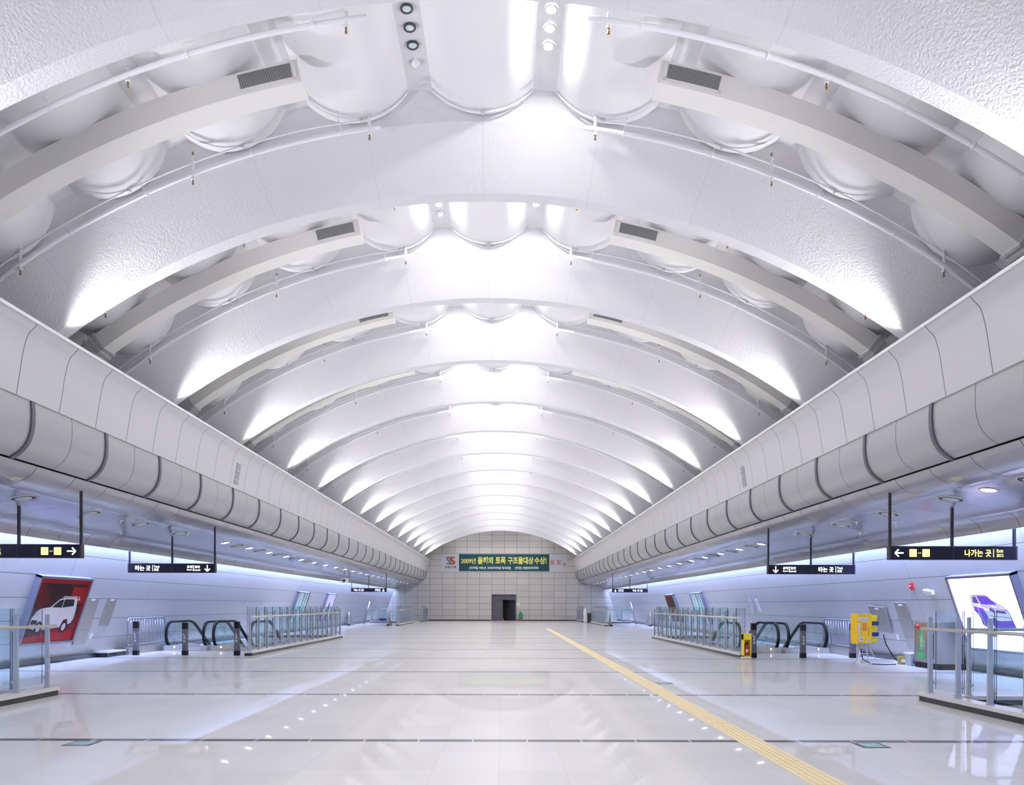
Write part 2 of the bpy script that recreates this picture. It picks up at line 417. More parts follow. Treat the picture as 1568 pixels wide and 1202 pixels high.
for s in (-1, 1):
    sd = SIDE[s]
    tag(extrude(smooth_profile(WP, 3), s, YBACK, YEND).build('wall_' + sd, M['wall']), 'inward-leaning %s wall of pale enamel panels washed by cove light' % sd, 'wall', kind='structure')
    bb = MB(); bb.hexa([(s * 11.15, YBACK, 0), (s * 11.27, YBACK, 0), (s * 11.27, YEND, 0), (s * 11.15, YEND, 0), (s * 11.11, YBACK, .13), (s * 11.25, YBACK, .13), (s * 11.25, YEND, .13), (s * 11.11, YEND, .13)])
    tag(bb.build('baseboard_' + sd, M['skirt']), 'black skirting along the foot of the %s wall' % sd, 'baseboard', kind='structure')
    t = extrude(smooth_profile(FASC, 4), s, YBACK, YEND).build('trim_cornice_' + sd, M['fascia'])
    tag(t, 'flared pale metal cornice panels along the %s side of the vault' % sd, 'cornice', kind='structure')
    r_ = extrude([(6.94, 5.70), (6.93, 5.84), (6.78, 5.84), (6.78, 5.79), (6.8, 5.79)], s, YBACK, YEND).build('trim_cornice_rim', M['rim'], t)
    u_ = extrude([(7.13, 4.72), (7.17, 4.72), (7.17, 4.8)], s, YBACK, YEND).build('trim_cornice_underside', M['rim'], t)
    t = extrude(smooth_profile(BARR, 5), s, YBACK, YEND).build('trim_barrel_' + sd, M['barrel'])
    tag(t, 'rounded silver cladding under the %s cornice with dark hoops' % sd, 'cladding', kind='structure')
    extrude([(7.49, 3.84), (7.62, 3.90), (7.62, 3.80), (7.50, 3.81)], s, YBACK, YEND).build('shadow_gap', M['dark'], t)
    prof = smooth_profile(BARR, 4); y = 12.46 - 2.3 * 3
    hoop = None
    while y < YEND:
        if hoop is None:
            hb = MB()
            for a, b in zip(prof, prof[1:]):
                nx, nz = -(b[1] - a[1]), (b[0] - a[0]); l = math.hypot(nx, nz); nx, nz = -nx / l, -nz / l
                def q(p, d): return (p[0] + nx * d, p[1] + nz * d)
                w_ = .045
                P = [(*q(a, -.01), 0), (*q(a, .03), 0), (*q(b, .03), 0), (*q(b, -.01), 0)]
                hb.hexa([(s * c[0], -w_, c[1]) for c in P] + [(s * c[0], w_, c[1]) for c in P])
            hoop = hb.build('hoop', M['ring'], t); hoop.location.y = y
        else:
            c = hoop.copy(); c.parent = t; c.location.y = y; col.objects.link(c)
        y += 2.3
    so = extrude(smooth_profile(SOFF, 4), s, YBACK, YEND).build('ceiling_soffit_' + sd, M['soffit'])
    tag(so, 'low glossy grey aisle ceiling over the %s side' % sd, 'ceiling', kind='structure')
    extrude([(9.8, 2.94), (9.83, 2.94), (9.83, 3.36), (9.83, 3.66), (9.95, 3.68)], s, YBACK, YEND).build('cove_back', M['recess'], so)
    tag(extrude([(6.93, 5.70), (8.9, 5.70), (8.9, 8.4)], s, YBACK, YEND).build('wall_haunch_' + sd, M['ledge']), 'wall behind the foot of the vault, shade put into its dark colour, %s side' % sd, 'wall', kind='structure')
eb = MB()
DX0, DX1, DZ = -0.92, 1.46, 2.53     # doorway in the end wall
for x0, x1, z0, z1 in ((-12, DX0, 0, 11), (DX1, 12, 0, 11), (DX0, DX1, DZ, 11)): eb.box(x0, x1, YEND, YEND + .3, z0, z1)
tag(eb.build('wall_end', M['endwall']), 'far end wall of beige rectangular tiles under the vault', 'wall', kind='structure')
kb = MB(); kb.box(-7.0, DX0 - .05, YEND - .03, YEND, 0, .1); kb.box(DX1 + .05, 7.2, YEND - .03, YEND, 0, .1)
tag(kb.build('baseboard_end', M['skirt']), 'black skirting along the end wall', 'baseboard', kind='structure')
tag(MB().box(-12, 12, YBACK - .2, YBACK, 0, 11).build('wall_back', M['recess']), 'plain wall closing the hall behind the viewer', 'wall', kind='structure')

# vault ribs
AMAX = R(41)
def rib_mesh():
    prof = [(13.7, -1.07), (R_REC, -1.07), (R_EDGE, -.93), (R_LIP, -.29), (R_LIP, 0), (R_EDGE, .64), (R_REC, .78), (13.7, .78)]
    mb = MB(); N = 90
    for (ra, ya), (rb, yb) in zip(prof, prof[1:]):
        k = len(mb.v)
        for i in range(N + 1):
            a = -AMAX + 2 * AMAX * i / N
            xa, za = arc(ra, a); xb, zb = arc(rb, a)
            mb.v += [(xa, ya, za), (xb, yb, zb)]
        for i in range(N):
            d0 = math.degrees(-AMAX + 2 * AMAX * i / N); d1 = math.degrees(-AMAX + 2 * AMAX * (i + 1) / N)
            q = k + 2 * i
            mb.face([q, q + 1, q + 3, q + 2], [(d0, ya), (d0, yb), (d1, yb), (d1, ya)], sm=True)
    return mb
rib0 = None
for i, (k, y) in enumerate(sorted(RIB.items())):
    if rib0 is None: o = rib0 = rib_mesh().build('arch_beam', M['rib'])
    else: o = rib0.copy(); col.objects.link(o)
    o.location.y = y
    lab = 'white textured arched rib of the vault, %s' % ('overhead, behind the viewer' if k < 1 else ORD[k - 1] + ' from the viewer')
    tag(o, lab, 'beam', 'arched ribs of the vault', 'structure')
# recessed bays of hanging half-round vaults
VP, VH, SAG = R(8.5), .80, .345
def vault_pts(i, n=18):
    ac = i * VP; rv = (VH * VH + SAG * SAG) / (2 * SAG); half = math.asin(VH / rv)
    rc = R_REC * math.cos(math.asin(VH / R_REC)) - SAG + rv        # centre of the roll
    cx_, cz_ = arc(rc, ac); out = []
    for j in range(n + 1):
        t = -half + 2 * half * j / n
        ox, oz = rv * math.sin(t), -rv * math.cos(t)
        out.append((cx_ + ox * math.cos(ac) + oz * math.sin(ac), cz_ - ox * math.sin(ac) + oz * math.cos(ac)))
    return out
def recess_mesh(ya, yb):
    mb = MB(); prev = arc(R_REC, -AMAX)
    def strip(pts, sm):
        k = len(mb.v)
        for x, z in pts: mb.v += [(x, ya, z), (x, yb, z)]
        for i in range(len(pts) - 1):
            q = k + 2 * i; mb.face([q, q + 1, q + 3, q + 2], [(0, 0)] * 4, sm=sm)
    for i in range(-4, 5):
        v = vault_pts(i); strip([prev, v[0]], False); strip(v, True); prev = v[-1]
    strip([prev, arc(R_REC, AMAX)], False)
    return mb
ks = sorted(RIB)
for k, k2 in zip(ks, ks[1:]):
    o = recess_mesh(RIB[k] + .72, RIB[k2] - 1.0).build('ceiling', M['recess'])
    tag(o, 'recessed white ceiling of hanging half-round rolls, %s' % ('bay overhead, behind the viewer' if k < 1 else ORD[k - 1] + ' bay from the viewer'), 'ceiling', 'recessed bays of the vault', 'structure')
o = recess_mesh(RIB[15] + .72, YEND).build('ceiling', M['recess'])
tag(o, 'short white recess between the last rib and the end wall', 'ceiling', 'recessed bays of the vault', 'structure')

# ------------------------------------------------------------------ ceiling services
def arc_solid(r0, r1, y0, y1, a0, a1, n):
    mb = MB()
    quads = [((r0, y0), (r1, y0)), ((r1, y0), (r1, y1)), ((r1, y1), (r0, y1)), ((r0, y1), (r0, y0))]
    for (ra, ya), (rb, yb) in quads:
        k = len(mb.v)
        for i in range(n + 1):
            a = a0 + (a1 - a0) * i / n; xa, za = arc(ra, a); xb, zb = arc(rb, a); mb.v += [(xa, ya, za), (xb, yb, zb)]
        for i in range(n): q = k + 2 * i; mb.face([q, q + 1, q + 3, q + 2], sm=True)
    for a in (a0, a1):
        k = len(mb.v)
        for r, y in ((r0, y0), (r1, y0), (r1, y1), (r0, y1)): x, z = arc(r, a); mb.v.append((x, y, z))
        mb.face([k, k + 1, k + 2, k + 3])
    return mb
DY0, DY1, DR0, DR1, DA = -2.57, -2.18, 12.66, 12.98, R(11.25)
def duct(s):
    t = empty('air_duct')
    arc_solid(DR0, DR1, DY0, DY1, s * DA, s * R(36.4), 36).build('duct_body', M['duct'], t)
    f = MB()
    for a in (36.4, 36.9, 37.4):
        m2 = arc_solid(DR0 - .03, DR1 + .03, DY0 - .03, DY1 + .03, s * R(a), s * R(a + .22), 2); k = len(f.v)
        f.v += m2.v; [f.face([k + i for i in q]) for q in m2.f]
    m2 = arc_solid(DR0, DR1, DY0, DY1, s * R(36.6), s * R(40), 3); k = len(f.v); f.v += m2.v; [f.face([k + i for i in q]) for q in m2.f]
    f.build('duct_flange', M['flange'], t)
    g = arc_solid(DR0 + .075, DR1 - .045, DY0 - .012, DY0 - .004, s * R(11.75), s * R(15.1), 6).build('grille', M['dark'], t)
    sl = MB(); N = 34
    for i in range(N):
        a = R(11.75 + 3.35 * (i + .5) / N)
        m2 = arc_solid(DR0 + .075, DR1 - .045, DY0 - .022, DY0 - .011, s * (a - R(.022)), s * (a + R(.022)), 1); k = len(sl.v); sl.v += m2.v; [sl.face([k + j for j in q]) for q in m2.f]
    sl.build('grille_slat', M['slat'], g)
    fr = MB()
    for ra, rb, a0, a1 in ((DR0 + .045, DR0 + .075, 11.55, 15.3), (DR1 - .045, DR1 - .015, 11.55, 15.3), (DR0 + .045, DR1 - .015, 11.5, 11.75), (DR0 + .045, DR1 - .015, 15.1, 15.3)):
        m2 = arc_solid(ra, rb, DY0 - .015, DY0, s * R(a0), s * R(a1), 5); k = len(fr.v); fr.v += m2.v; [fr.face([k + j for j in q]) for q in m2.f]
    fr.build('grille_frame', M['duct'], g)
    return t
def arc_pts(r, a0, a1, y, n): return [(arc(r, a0 + (a1 - a0) * i / n)[0], y, arc(r, a0 + (a1 - a0) * i / n)[1]) for i in range(n + 1)]
def head_mb(r, a, y, up):
    body, brass = MB(), []
    x, z = arc(r, a)
    body.tube([(x, y, z - .07), (x, y, z + up)], .022, 8)
    for zz, d in ([(z - .07, -1)] + ([(z + up, 1)] if up > .12 else [])):
        body.tube([(x, y, zz), (x, y, zz + d * .03)], .032, 8)
        brass.append(MB()); brass[-1].tube([(x, y, zz + d * .03), (x, y, zz + d * .06), (x, y, zz + d * .075), (x, y, zz + d * .10)], [.016, .010, .018, .018], 8)
    return body, brass
def pipe(s, r, y, a_end, heads, up, hangers):
    t = empty('sprinkler_pipe')
    MB().tube(arc_pts(r, s * a_end, s * R(40), y, 40), .036, 8).build('pipe', M['pipe'], t)
    for a in heads:
        b, br = head_mb(r, s * R(a), y, up); h = b.build('sprinkler_riser', M['pipe'], t); [q.build('sprinkler_head', M['brass'], h) for q in br]
    for a in hangers:
        x, z = arc(r, s * R(a)); x2, z2 = arc(R_REC - .05, s * R(a)); hb = MB()
        hb.tube([(x, y, z + .03), (x2, y, z2 - .18)], .008, 6); hb.tube([(x, y - .05, z + .03), (x, y + .05, z + .03)], .012, 6)
        hb.tube(arc_pts(r, s * (R(a) - .0012), s * (R(a) + .0012), y, 1), .045, 8)
        hb.build('pipe_hanger', M['pipe'], t)
    return t
def conduit(s):
    y = -1.115; v = vault_pts(s * 1, 16)
    if s > 0: pts = v[:9]
    else: pts = v[::-1][:9]
    rr = []
    for x, z in pts:
        d = math.hypot(x, z - AZ); f = (d - .035) / d; rr.append((x * f, y, AZ + (z - AZ) * f))
    for i in range(1, 40):
        a = s * R(8.5 + (39.5 - 8.5) * i / 39); x, z = arc(12.905 + .03 * min(1, i / 4), a); rr.append((x, y, z))
    t = empty('cable_conduit')
    MB().tube(rr, .014, 6).build('conduit_tube', M['pipe'], t)
    for i in range(1, 4):
        x, z = arc(12.93, s * i * VP); MB().box(x - .02, x + .02, y - .03, y + .04, z - .03, z + .05).build('conduit_clip', M['flange'], t)
    return t
def scallop():
    y = -1.115; pts = []
    for x, z in vault_pts(0, 16): d = math.hypot(x, z - AZ); f = (d - .035) / d; pts.append((x * f, y, AZ + (z - AZ) * f))
    t = empty('cable_conduit')
    MB().tube(pts, .014, 6).build('conduit_tube', M['pipe'], t)
    x, z = pts[8][0], pts[8][2]
    MB().box(x - .02, x + .02, y - .03, y + .04, z - .03, z + .07).build('conduit_clip', M['flange'], t)
    return t
protos = {}
for s in (-1, 1):
    protos['duct', s] = duct(s)
    protos['front', s] = pipe(s, 12.75, -1.15, R(7.2), (8.0, 20.9, 34.7), .24, (10.0, 16.5, 24.5, 30.5))
    protos['rear', s] = pipe(s, 12.78, 1.12, R(6.4), (7.6, 20.6, 33.6), .10, (9.5, 17.0, 25.5, 30.0))
    protos['cond', s] = conduit(s)
protos['scallop', 0] = scallop()
km = kidmap()
used = set()
def place(key, y, label, cat, group):
    p = protos[key]
    o = p if key not in used else copy_tree(p, km)
    used.add(key)
    o.location = (0, y, 0)
    for k in ('label', 'category', 'group'):
        if k in o: del o[k]
    return tag(o, label, cat, group)
for k in range(1, 15):
    yn, y = RIB[k + 1], RIB[k]
    for s in (-1, 1):
        if k <= 6: place(('duct', s), yn, 'curved cream air duct with end grille, %s along the %s flank of the vault' % (ORD[k - 1], SIDE[s]), 'duct', 'curved air ducts between the ribs')
        if k <= 12: place(('front', s), yn, 'white sprinkler pipe along the front of a rib, %s on the %s flank' % (ORD[k - 1], SIDE[s]), 'pipe', 'sprinkler pipes on the vault')
        if k <= 5: place(('rear', s), y, 'white sprinkler pipe hung behind a rib above a duct, %s on the %s flank' % (ORD[k - 1], SIDE[s]), 'pipe', 'sprinkler pipes on the vault')
        if k <= 5: place(('cond', s), yn, 'thin white cable conduit following the rolls, %s on the %s flank' % (ORD[k - 1], SIDE[s]), 'conduit', 'cable conduits on the vault')
    if k <= 4: place(('scallop', 0), yn, 'thin conduit looped under the middle roll, %s bay from the viewer' % ORD[k - 1], 'conduit', 'cable conduits on the vault')

# downlights on the flat strips
def downlight(lit):
    t = empty('ceiling_downlight')
    MB().lathe([(.058, .0), (.058, -.012), (.068, -.022), (.085, -.022), (.088, -.006), (.088, .0)], n=24).build('trim_ring', M['white' if lit else 'ring_dark'], t)
    MB().lathe([(.0001, -.012), (.058, -.012)], n=20).build('lens', M['lamp_on' if lit else 'lamp_off'], t)
    return t
dl = {True: downlight(True), False: downlight(False)}
km = kidmap(); used_dl = set()
ln = {}
for k in range(1, 5):
    for s in (-1, 1):
        lit = not (k == 1 and s < 0)
        for j in range(4):
            o = dl[lit] if lit not in used_dl else copy_tree(dl[lit], km); used_dl.add(lit)
            a = s * R(4.25); x, z = arc(R_REC - .012, a)
            o.location = (x, RIB[k + 1] - 2.09 - .35 * j, z); o.rotation_euler = (0, a, 0)
            tag(o, '%s downlight on the %s strip of the %s bay, %s' % ('lit round' if lit else 'unlit grey', SIDE[s], ORD[k - 1], ['farthest of four', 'second farthest of four', 'third farthest of four', 'nearest of four'][j]),
                'light', 'crown downlights')
        x, z = arc(R_REC, s * R(4.25))
        if k <= 3 and s < 0:
            t = empty('smoke_detector', (x, RIB[k + 1] - 1.72, z))
            MB().lathe([(.065, 0), (.065, -.03), (.045, -.05), (.035, -.075), (.0001, -.08)], n=20).build('detector_body', M['white'], t)
            MB().lathe([(.037, -.052), (.048, -.046)], n=20).build('sensor_slot', M['grey'], t)
            tag(t, 'small round smoke detector on the left flat strip, %s bay' % ORD[k - 1], 'smoke detector', 'smoke detectors of the vault')

# ------------------------------------------------------------------ aisle ceiling fittings
def soff_z(x):
    for (xa, za), (xb, zb) in zip(SOFF, SOFF[1:]):
        if xa <= x <= xb: return za + (zb - za) * (x - xa) / (xb - xa)
    return 3.3
SX = 8.42; SZ = soff_z(SX)
def diffuser():
    t = empty('air_diffuser')
    MB().lathe([(.24, 0), (.235, -.018), (.215, -.022), (.205, -.012)], n=28).build('outer_ring', M['flange'], t)
    MB().lathe([(.205, -.016), (.135, -.018)], n=28).build('air_slot', M['dark'], t)
    MB().lathe([(.14, -.006), (.138, -.024), (.0001, -.03)], n=28).build('centre_disc', M['flange'], t)
    return t
def soffit_lamp():
    t = empty('ceiling_downlight')
    MB().lathe([(.115, -.01), (.13, -.02), (.15, -.015), (.15, 0)], n=22).build('trim_ring', M['flange'], t)
    MB().lathe([(.0001, -.012), (.118, -.012)], n=22).build('lens', M['lamp_soffit'], t)
    return t
pd, pl = diffuser(), soffit_lamp(); km = kidmap(); ud = ul = False
for s in (-1, 1):
    tilt = s * math.atan2(.19, 1.0)
    y = 14.3 - 2.3; i = 0
    ys_d = [14.3 + 2.3 * j for j in range(4)] + [25.75 + 2.3 * j for j in range(14)]
    if s > 0: ys_d = [11.95] + [y - .15 for y in ys_d]
    ys_l = [24.6 + 2.3 * j for j in range(21)]
    if s > 0: ys_l = [13.05] + ys_l
    for i, y in enumerate(ys_d):
        o = pd if not ud else copy_tree(pd, km); ud = True
        o.location = (s * SX, y, SZ + .004); o.rotation_euler = (0, tilt, 0)
        tag(o, 'round ring-slot air diffuser in the %s aisle ceiling, %s from the viewer' % (SIDE[s], ORD[i]), 'air diffuser', 'aisle ceiling diffusers')
    for i, y in enumerate(ys_l):
        o = pl if not ul else copy_tree(pl, km); ul = True
        o.location = (s * SX, y, SZ + .004); o.rotation_euler = (0, tilt, 0)
        tag(o, 'lit round downlight in the %s aisle ceiling, %s from the viewer' % (SIDE[s], ORD[i]), 'light', 'aisle ceiling downlights')
        near = (s > 0 and i == 0)
        if near or i % 3 == 0:
            lamp('aisle_spot', 'SPOT', (s * SX, y, SZ - .06), 60 if near else 95, (.78, .72, 1.0) if near else (.95, .95, 1.0), (s * SX, y, 0), spot_size=R(120), spot_blend=.8, shadow_soft_size=.1)
# pendant sprinklers of the aisle ceiling
def sprink():
    t = empty('ceiling_sprinkler')
    MB().lathe([(.055, .0), (.05, -.012), (.02, -.03), (.018, -.06)], n=14).build('cover_plate', M['white'], t)
    MB().lathe([(.012, -.06), (.012, -.085), (.03, -.09), (.0001, -.095)], n=12).build('deflector', M['white'], t)
    return t
ps = sprink(); km = kidmap(); us = False
for s in (-1, 1):
    for i, (x, y) in enumerate(((8.95, 17.2), (8.45, 18.0), (9.15, 19.4), (8.3, 21.4))):
        o = ps if not us else copy_tree(ps, km); us = True
        o.location = (s * x, y, soff_z(x) + .002); o.rotation_euler = (0, 0, 0)
        tag(o, 'small white pendant sprinkler under the %s aisle ceiling, %s from the viewer' % (SIDE[s], ORD[i]), 'sprinkler', 'aisle ceiling sprinklers')
# slotted vents in the cornice
for s, y in ((-1, 21.75), (1, 22.0)):
    vb = MB()
    for i in range(9):
        z = 4.85 + i * .065; x = 7.115 - (z - 4.72) * .16
        vb.box(min(s * (x - .012), s * (x + .02)), max(s * (x - .012), s * (x + .02)), y - .16, y + .16, z, z + .028)
    o = vb.build('louvre_vent', M['grey']); tag(o, 'slotted louvre vent in the %s cornice panel' % SIDE[s], 'vent')

# ------------------------------------------------------------------ hanging signs
def arrow(mb, cx_, cz_, L, d, y, w=.021):
    """arrow in the x-z plane, direction d = 'l' 'r' 'd'"""
    def rot(px, pz): return {'r': (px, pz), 'l': (-px, pz), 'd': (pz, -px)}[d]
    def bar(a, b):
        a, b = Vector(a), Vector(b); t = (b - a).normalized(); n_ = Vector((-t.y, t.x)) * w / 2
        q = [rot(*(a + n_)), rot(*(a - n_)), rot(*(b - n_)), rot(*(b + n_))]
        mb.prism([(cx_ + p[0], cz_ + p[1]) for p in q], y, y + .002, 'xz')
    bar((-L / 2, 0), (L / 2 - .01, 0)); h = L * .42
    bar((L / 2, 0), (L / 2 - h, h)); bar((L / 2, 0), (L / 2 - h, -h))
SW, SH = 2.36, .262
def sign(name, s, y, kind):
    """origin at the sign's inner bottom corner; x runs outwards to the wall in world terms through the sign of s"""
    xc = s * (7.66 + SW / 2)
    t = empty(name, (xc, y, 2.37))
    b = MB(); b.box(-SW / 2, SW / 2, -.05, .05, .012, SH - .012); b.build('sign_box', M['sign'], t)
    f = MB(); f.box(-SW / 2, SW / 2, -.055, .055, 0, .012); f.box(-SW / 2, SW / 2, -.055, .055, SH - .012, SH); f.box(-SW / 2 - .03, -SW / 2, -.055, .055, 0, SH); f.box(SW / 2, SW / 2 + .03, -.055, .055, 0, SH)
    f.box(-.006, .006, -.054, .054, 0, SH); f.build('sign_frame', M['sign_edge'], t)
    for px in (-SW / 2, 0, SW / 2):
        zt = soff_z(abs(xc + px)) - 2.37 + .02
        MB().box(px - .022, px + .022, -.022, .022, SH, zt).build('hanger_pole', M['pole'], t)
    yf = -.058; zc = SH / 2; m = -s                     # m: direction of the hall's middle
    a = MB()
    if kind == 'exit':
        arrow(a, m * (SW / 2 - .155), zc, .16, 'l' if s > 0 else 'r', yf); a.build('arrow', M['glow_w'], t)
        for q in (.415, .66):
            o = MB().box(m * (SW / 2 - q) - .066, m * (SW / 2 - q) + .066, yf, yf + .003, zc - .07, zc + .07).build('yellow_square', M['glow_y'], t)
        d = MB()
        for i in (-1, 0, 1): c = m * (SW / 2 - .537) + i * .022; d.box(c - .005, c + .005, yf, yf + .003, zc - .006, zc + .006)
        d.build('dots', M['glow_y'], t)
        if s > 0: xs = (.46, .755, .875)
        else: xs = (-.80, -.48, -.37)
        text('나가는 곳', M['glow_y'], t, width=.50, height=.135, loc=(xs[0], yf, zc), bold=.012)
        MB().box(xs[1] - .005, xs[1] + .005, yf, yf + .003, zc - .075, zc + .075).build('divider', M['glow_y'], t)
        text('Exit', M['glow_y'], t, width=.12, height=.06, loc=(xs[2], yf, zc + .042), bold=.01)
        text('出口', M['glow_y'], t, width=.12, height=.062, loc=(xs[2], yf, zc - .042), bold=.01)
    else:
        arrow(a, m * (SW / 2 - .19), zc, .17, 'd', yf); a.build('arrow', M['glow_w'], t)
        c = m * (SW / 2 - .57)
        for q, up_, dn in ((-.105, '급행', 'Express'), (.105, '일반', 'Local')):
            text(up_, M['glow_w'], t, width=.15, height=.068, loc=(c + q, yf, zc + .038), bold=.012)
            text(dn, M['glow_w'], t, width=.15, height=.05, loc=(c + q, yf, zc - .048), bold=.012)
        MB().box(c - .006, c + .006, yf, yf + .003, zc - .08, zc + .08).build('divider', M['glow_w'], t)
        x0 = .40 if s > 0 else -.79
        text('타는 곳', M['glow_w'], t, width=.42, height=.14, loc=(x0, yf, zc), bold=.014)
        MB().box(x0 + .27 - .006, x0 + .27 + .006, yf, yf + .003, zc - .08, zc + .08).build('divider', M['glow_w'], t)
        text('Track', M['glow_w'], t, width=.16, height=.062, loc=(x0 + .385, yf, zc + .042), bold=.01)
        text('乘車', M['glow_w'], t, width=.13, height=.07, loc=(x0 + .375, yf, zc - .045), bold=.01)
    return t
for s in (-1, 1):
    tag(sign('hanging_sign', s, 14.85, 'exit'), 'black hanging exit sign with yellow squares and arrow pointing %s' % ('right' if s < 0 else 'left'), 'sign', 'hanging direction signs')
    tag(sign('hanging_sign', s, 21.7, 'track'), 'dark hanging platform sign with a down arrow, before the %s escalators' % SIDE[s], 'sign', 'hanging direction signs')
    tag(sign('hanging_sign', s, 53.1, 'track'), 'small far hanging platform sign above the %s stair opening' % SIDE[s], 'sign', 'hanging direction signs')

# ------------------------------------------------------------------ glass balustrades
def post_mb():
    mb = MB()
    mb.hexa([(-.036, -.022, .14), (.036, -.022, .14), (.036, .022, .14), (-.036, .022, .14), (-.028, -.017, 1.33), (.028, -.017, 1.33), (.028, .017, 1.33), (-.028, .017, 1.33)])
    mb.box(-.045, .045, -.04, .04, .14, .152); mb.cyl((-.06, 0, 1.12), .012, .05, axis='x', n=8)
    return mb
def clamp_mb():
    mb = MB()
    for z in (.30, 1.10): mb.cyl((.02, 0, z), .011, .055, axis='x', n=8); mb.cyl((.055, 0, z), .026, .03, axis='x', n=10)
    return mb
POST = CLAMP = None
def balustrade(L, n, outer, name='glass_balustrade'):
    """runs along local +y from 0 to L; the glass hangs on the side x*outer"""
    global POST, CLAMP
    t = empty(name)
    MB().box(-.11, .11, -.12, L + .12, 0, .085).build('plinth_base', M['granite_dark'], t)
    MB().box(-.13, .13, -.14, L + .14, .085, .14).build('plinth_cap', M['granite_cap'], t)
    st = L / (n - 1); pan = None
    for i in range(n):
        y = st * i
        if POST is None: p = post_mb().build('post', M['steel'], t); POST = p.data
        else: p = bpy.data.objects.new('post', POST); col.objects.link(p); p.parent = t
        p.location = (0, y, 0); p.scale.x = outer
        if CLAMP is None: c = clamp_mb().build('glass_clamp', M['steel'], p); CLAMP = c.data
        else: c = bpy.data.objects.new('glass_clamp', CLAMP); col.objects.link(c); c.parent = p
        if i < n - 1:
            g = MB().box(-.006, .006, .02, st - .02, .20, 1.43); g.mi = [1 if q in (2, 4) else 0 for q in range(6)]
            if pan is None: o = g.build('glass_pane', [M['glass'], M['glass_edge']], t); pan = o.data
            else: o = bpy.data.objects.new('glass_pane', pan); col.objects.link(o); o.parent = t
            o.location = (outer * .075, y, 0)
    MB().tube([(-outer * .075, -.12, 1.14), (-outer * .075, L + .12, 1.14)], .024, 10).build('handrail', M['rail_wood'], t)
    return t
def put(t, loc, rz, label, group='glass balustrades of the floor openings'):
    t.location = loc; t.rotation_euler = (0, 0, rz); return tag(t, label, 'balustrade', group)
for s in (-1, 1):
    x = s * (7.10 if s < 0 else 7.05); sd = SIDE[s]
    y1 = 12.8 if s < 0 else 12.3
    put(balustrade(y1 - 6.24, 9, s), (x, 6.24, 0), 0, 'near glass balustrade with steel posts on a low plinth, cut by the %s picture edge' % sd)
    put(balustrade(3.0, 4, 1), (s * 7.45, y1 - .35, 0), R(90) if s < 0 else R(-90), 'glass return panel running to the wall behind the %s near balustrade' % sd)
    ya, yb = (22.95, 35.5) if s < 0 else (22.5, 35.7)
    put(balustrade(yb - ya, 16, s), (s * 7.1 if s < 0 else 7.2, ya, 0), 0, 'long glass balustrade with many steel posts beside the %s escalators' % sd)
    put(balustrade(3.0, 4, 1), (s * 7.55, 35.9, 0), R(90) if s < 0 else R(-90), 'glass return panel closing the far end of the %s escalator well' % sd)
    put(balustrade(9.3, 12, s), (-7.3 if s < 0 else 7.63, 56.1, 0), 0, 'distant glass balustrade beside the %s stair opening' % sd)
    put(balustrade(2.6, 5, 1), (s * 8.25, 65.9, 0), R(90) if s < 0 else R(-90), 'distant glass screen across the back of the %s stair opening' % sd)
    put(balustrade(4.6, 9, s), (-7.0 if s < 0 else 7.28, 70.0, 0), 0, 'last short glass balustrade against the end wall, %s side' % sd)
    # short stair handrail ends
    for j, xx in enumerate((8.0, 10.8)):
        t = empty('stair_handrail', (s * xx, 56.15, 0))
        MB().box(-.09, .09, -.12, .25, 0, .10).build('plinth', M['granite_dark'], t)
        MB().tube([(0, 0, .1), (0, 0, .98)], .028, 8).build('post', M['steel'], t)
        MB().tube([(0, 0, .98), (0, .25, .98), (0, 3.2, -.75)], .024, 8).build('handrail', M['steel'], t)
        MB().prism([(.05, .12), (.05, .93), (.22, .93), (3.0, -.70), (1.6, -.80)], -.005, .005, 'yz').build('side_plate', M['steel_dull'], t)
        tag(t, 'sloping steel stair handrail at the %s stair opening, %s' % (sd, 'on the hall side' if j == 0 else 'on the wall side'), 'handrail', 'stair handrails')
    # stairs of the far opening
    st = MB()
    for i in range(26): st.box(min(s * 8.12, s * 10.6), max(s * 8.12, s * 10.6), 56.45 + i * .31, 56.76 + i * .31, -.17 * (i + 1) - .3, -.17 * (i + 1))
    tag(st.build('staircase', M['granite_cap']), 'granite staircase going down in the %s far floor opening' % sd, 'stairs')

# ------------------------------------------------------------------ bollards at the escalators
def bollard():
    t = empty('bollard')
    MB().box(-.075, .075, -.07, .07, 0, .14).build('base', M['black'], t)
    MB().box(-.068, .068, -.062, .062, .14, .80).build('body', M['steel_dark'], t)
    MB().box(-.07, .07, -.064, .064, .80, .985).build('head', M['black'], t)
    MB().box(-.068, .068, -.062, .062, .985, 1.0).build('cap', M['steel_dark'], t)
    p = MB(); y = -.0635
    p.prism([(-.03, .60), (-.03, .67), (-.018, .67), (-.018, .618), (.03, .618), (.03, .60)], y, y + .002, 'xz')
    p.prism([(-.03, .50), (-.012, .50), (0, .555), (.012, .50), (.03, .50), (.008, .575), (-.008, .575)], y, y + .002, 'xz')
    p.box(-.03, .03, y, y + .002, .40, .412); p.box(-.03, .03, y, y + .002, .452, .464); p.box(-.03, -.018, y, y + .002, .40, .464); p.box(.018, .03, y, y + .002, .40, .464); p.box(-.03, .03, y, y + .002, .425, .437)
    p.build('pictograms', M['ink_w'], t)
    return t
pb = bollard(); km = kidmap(); ub = False
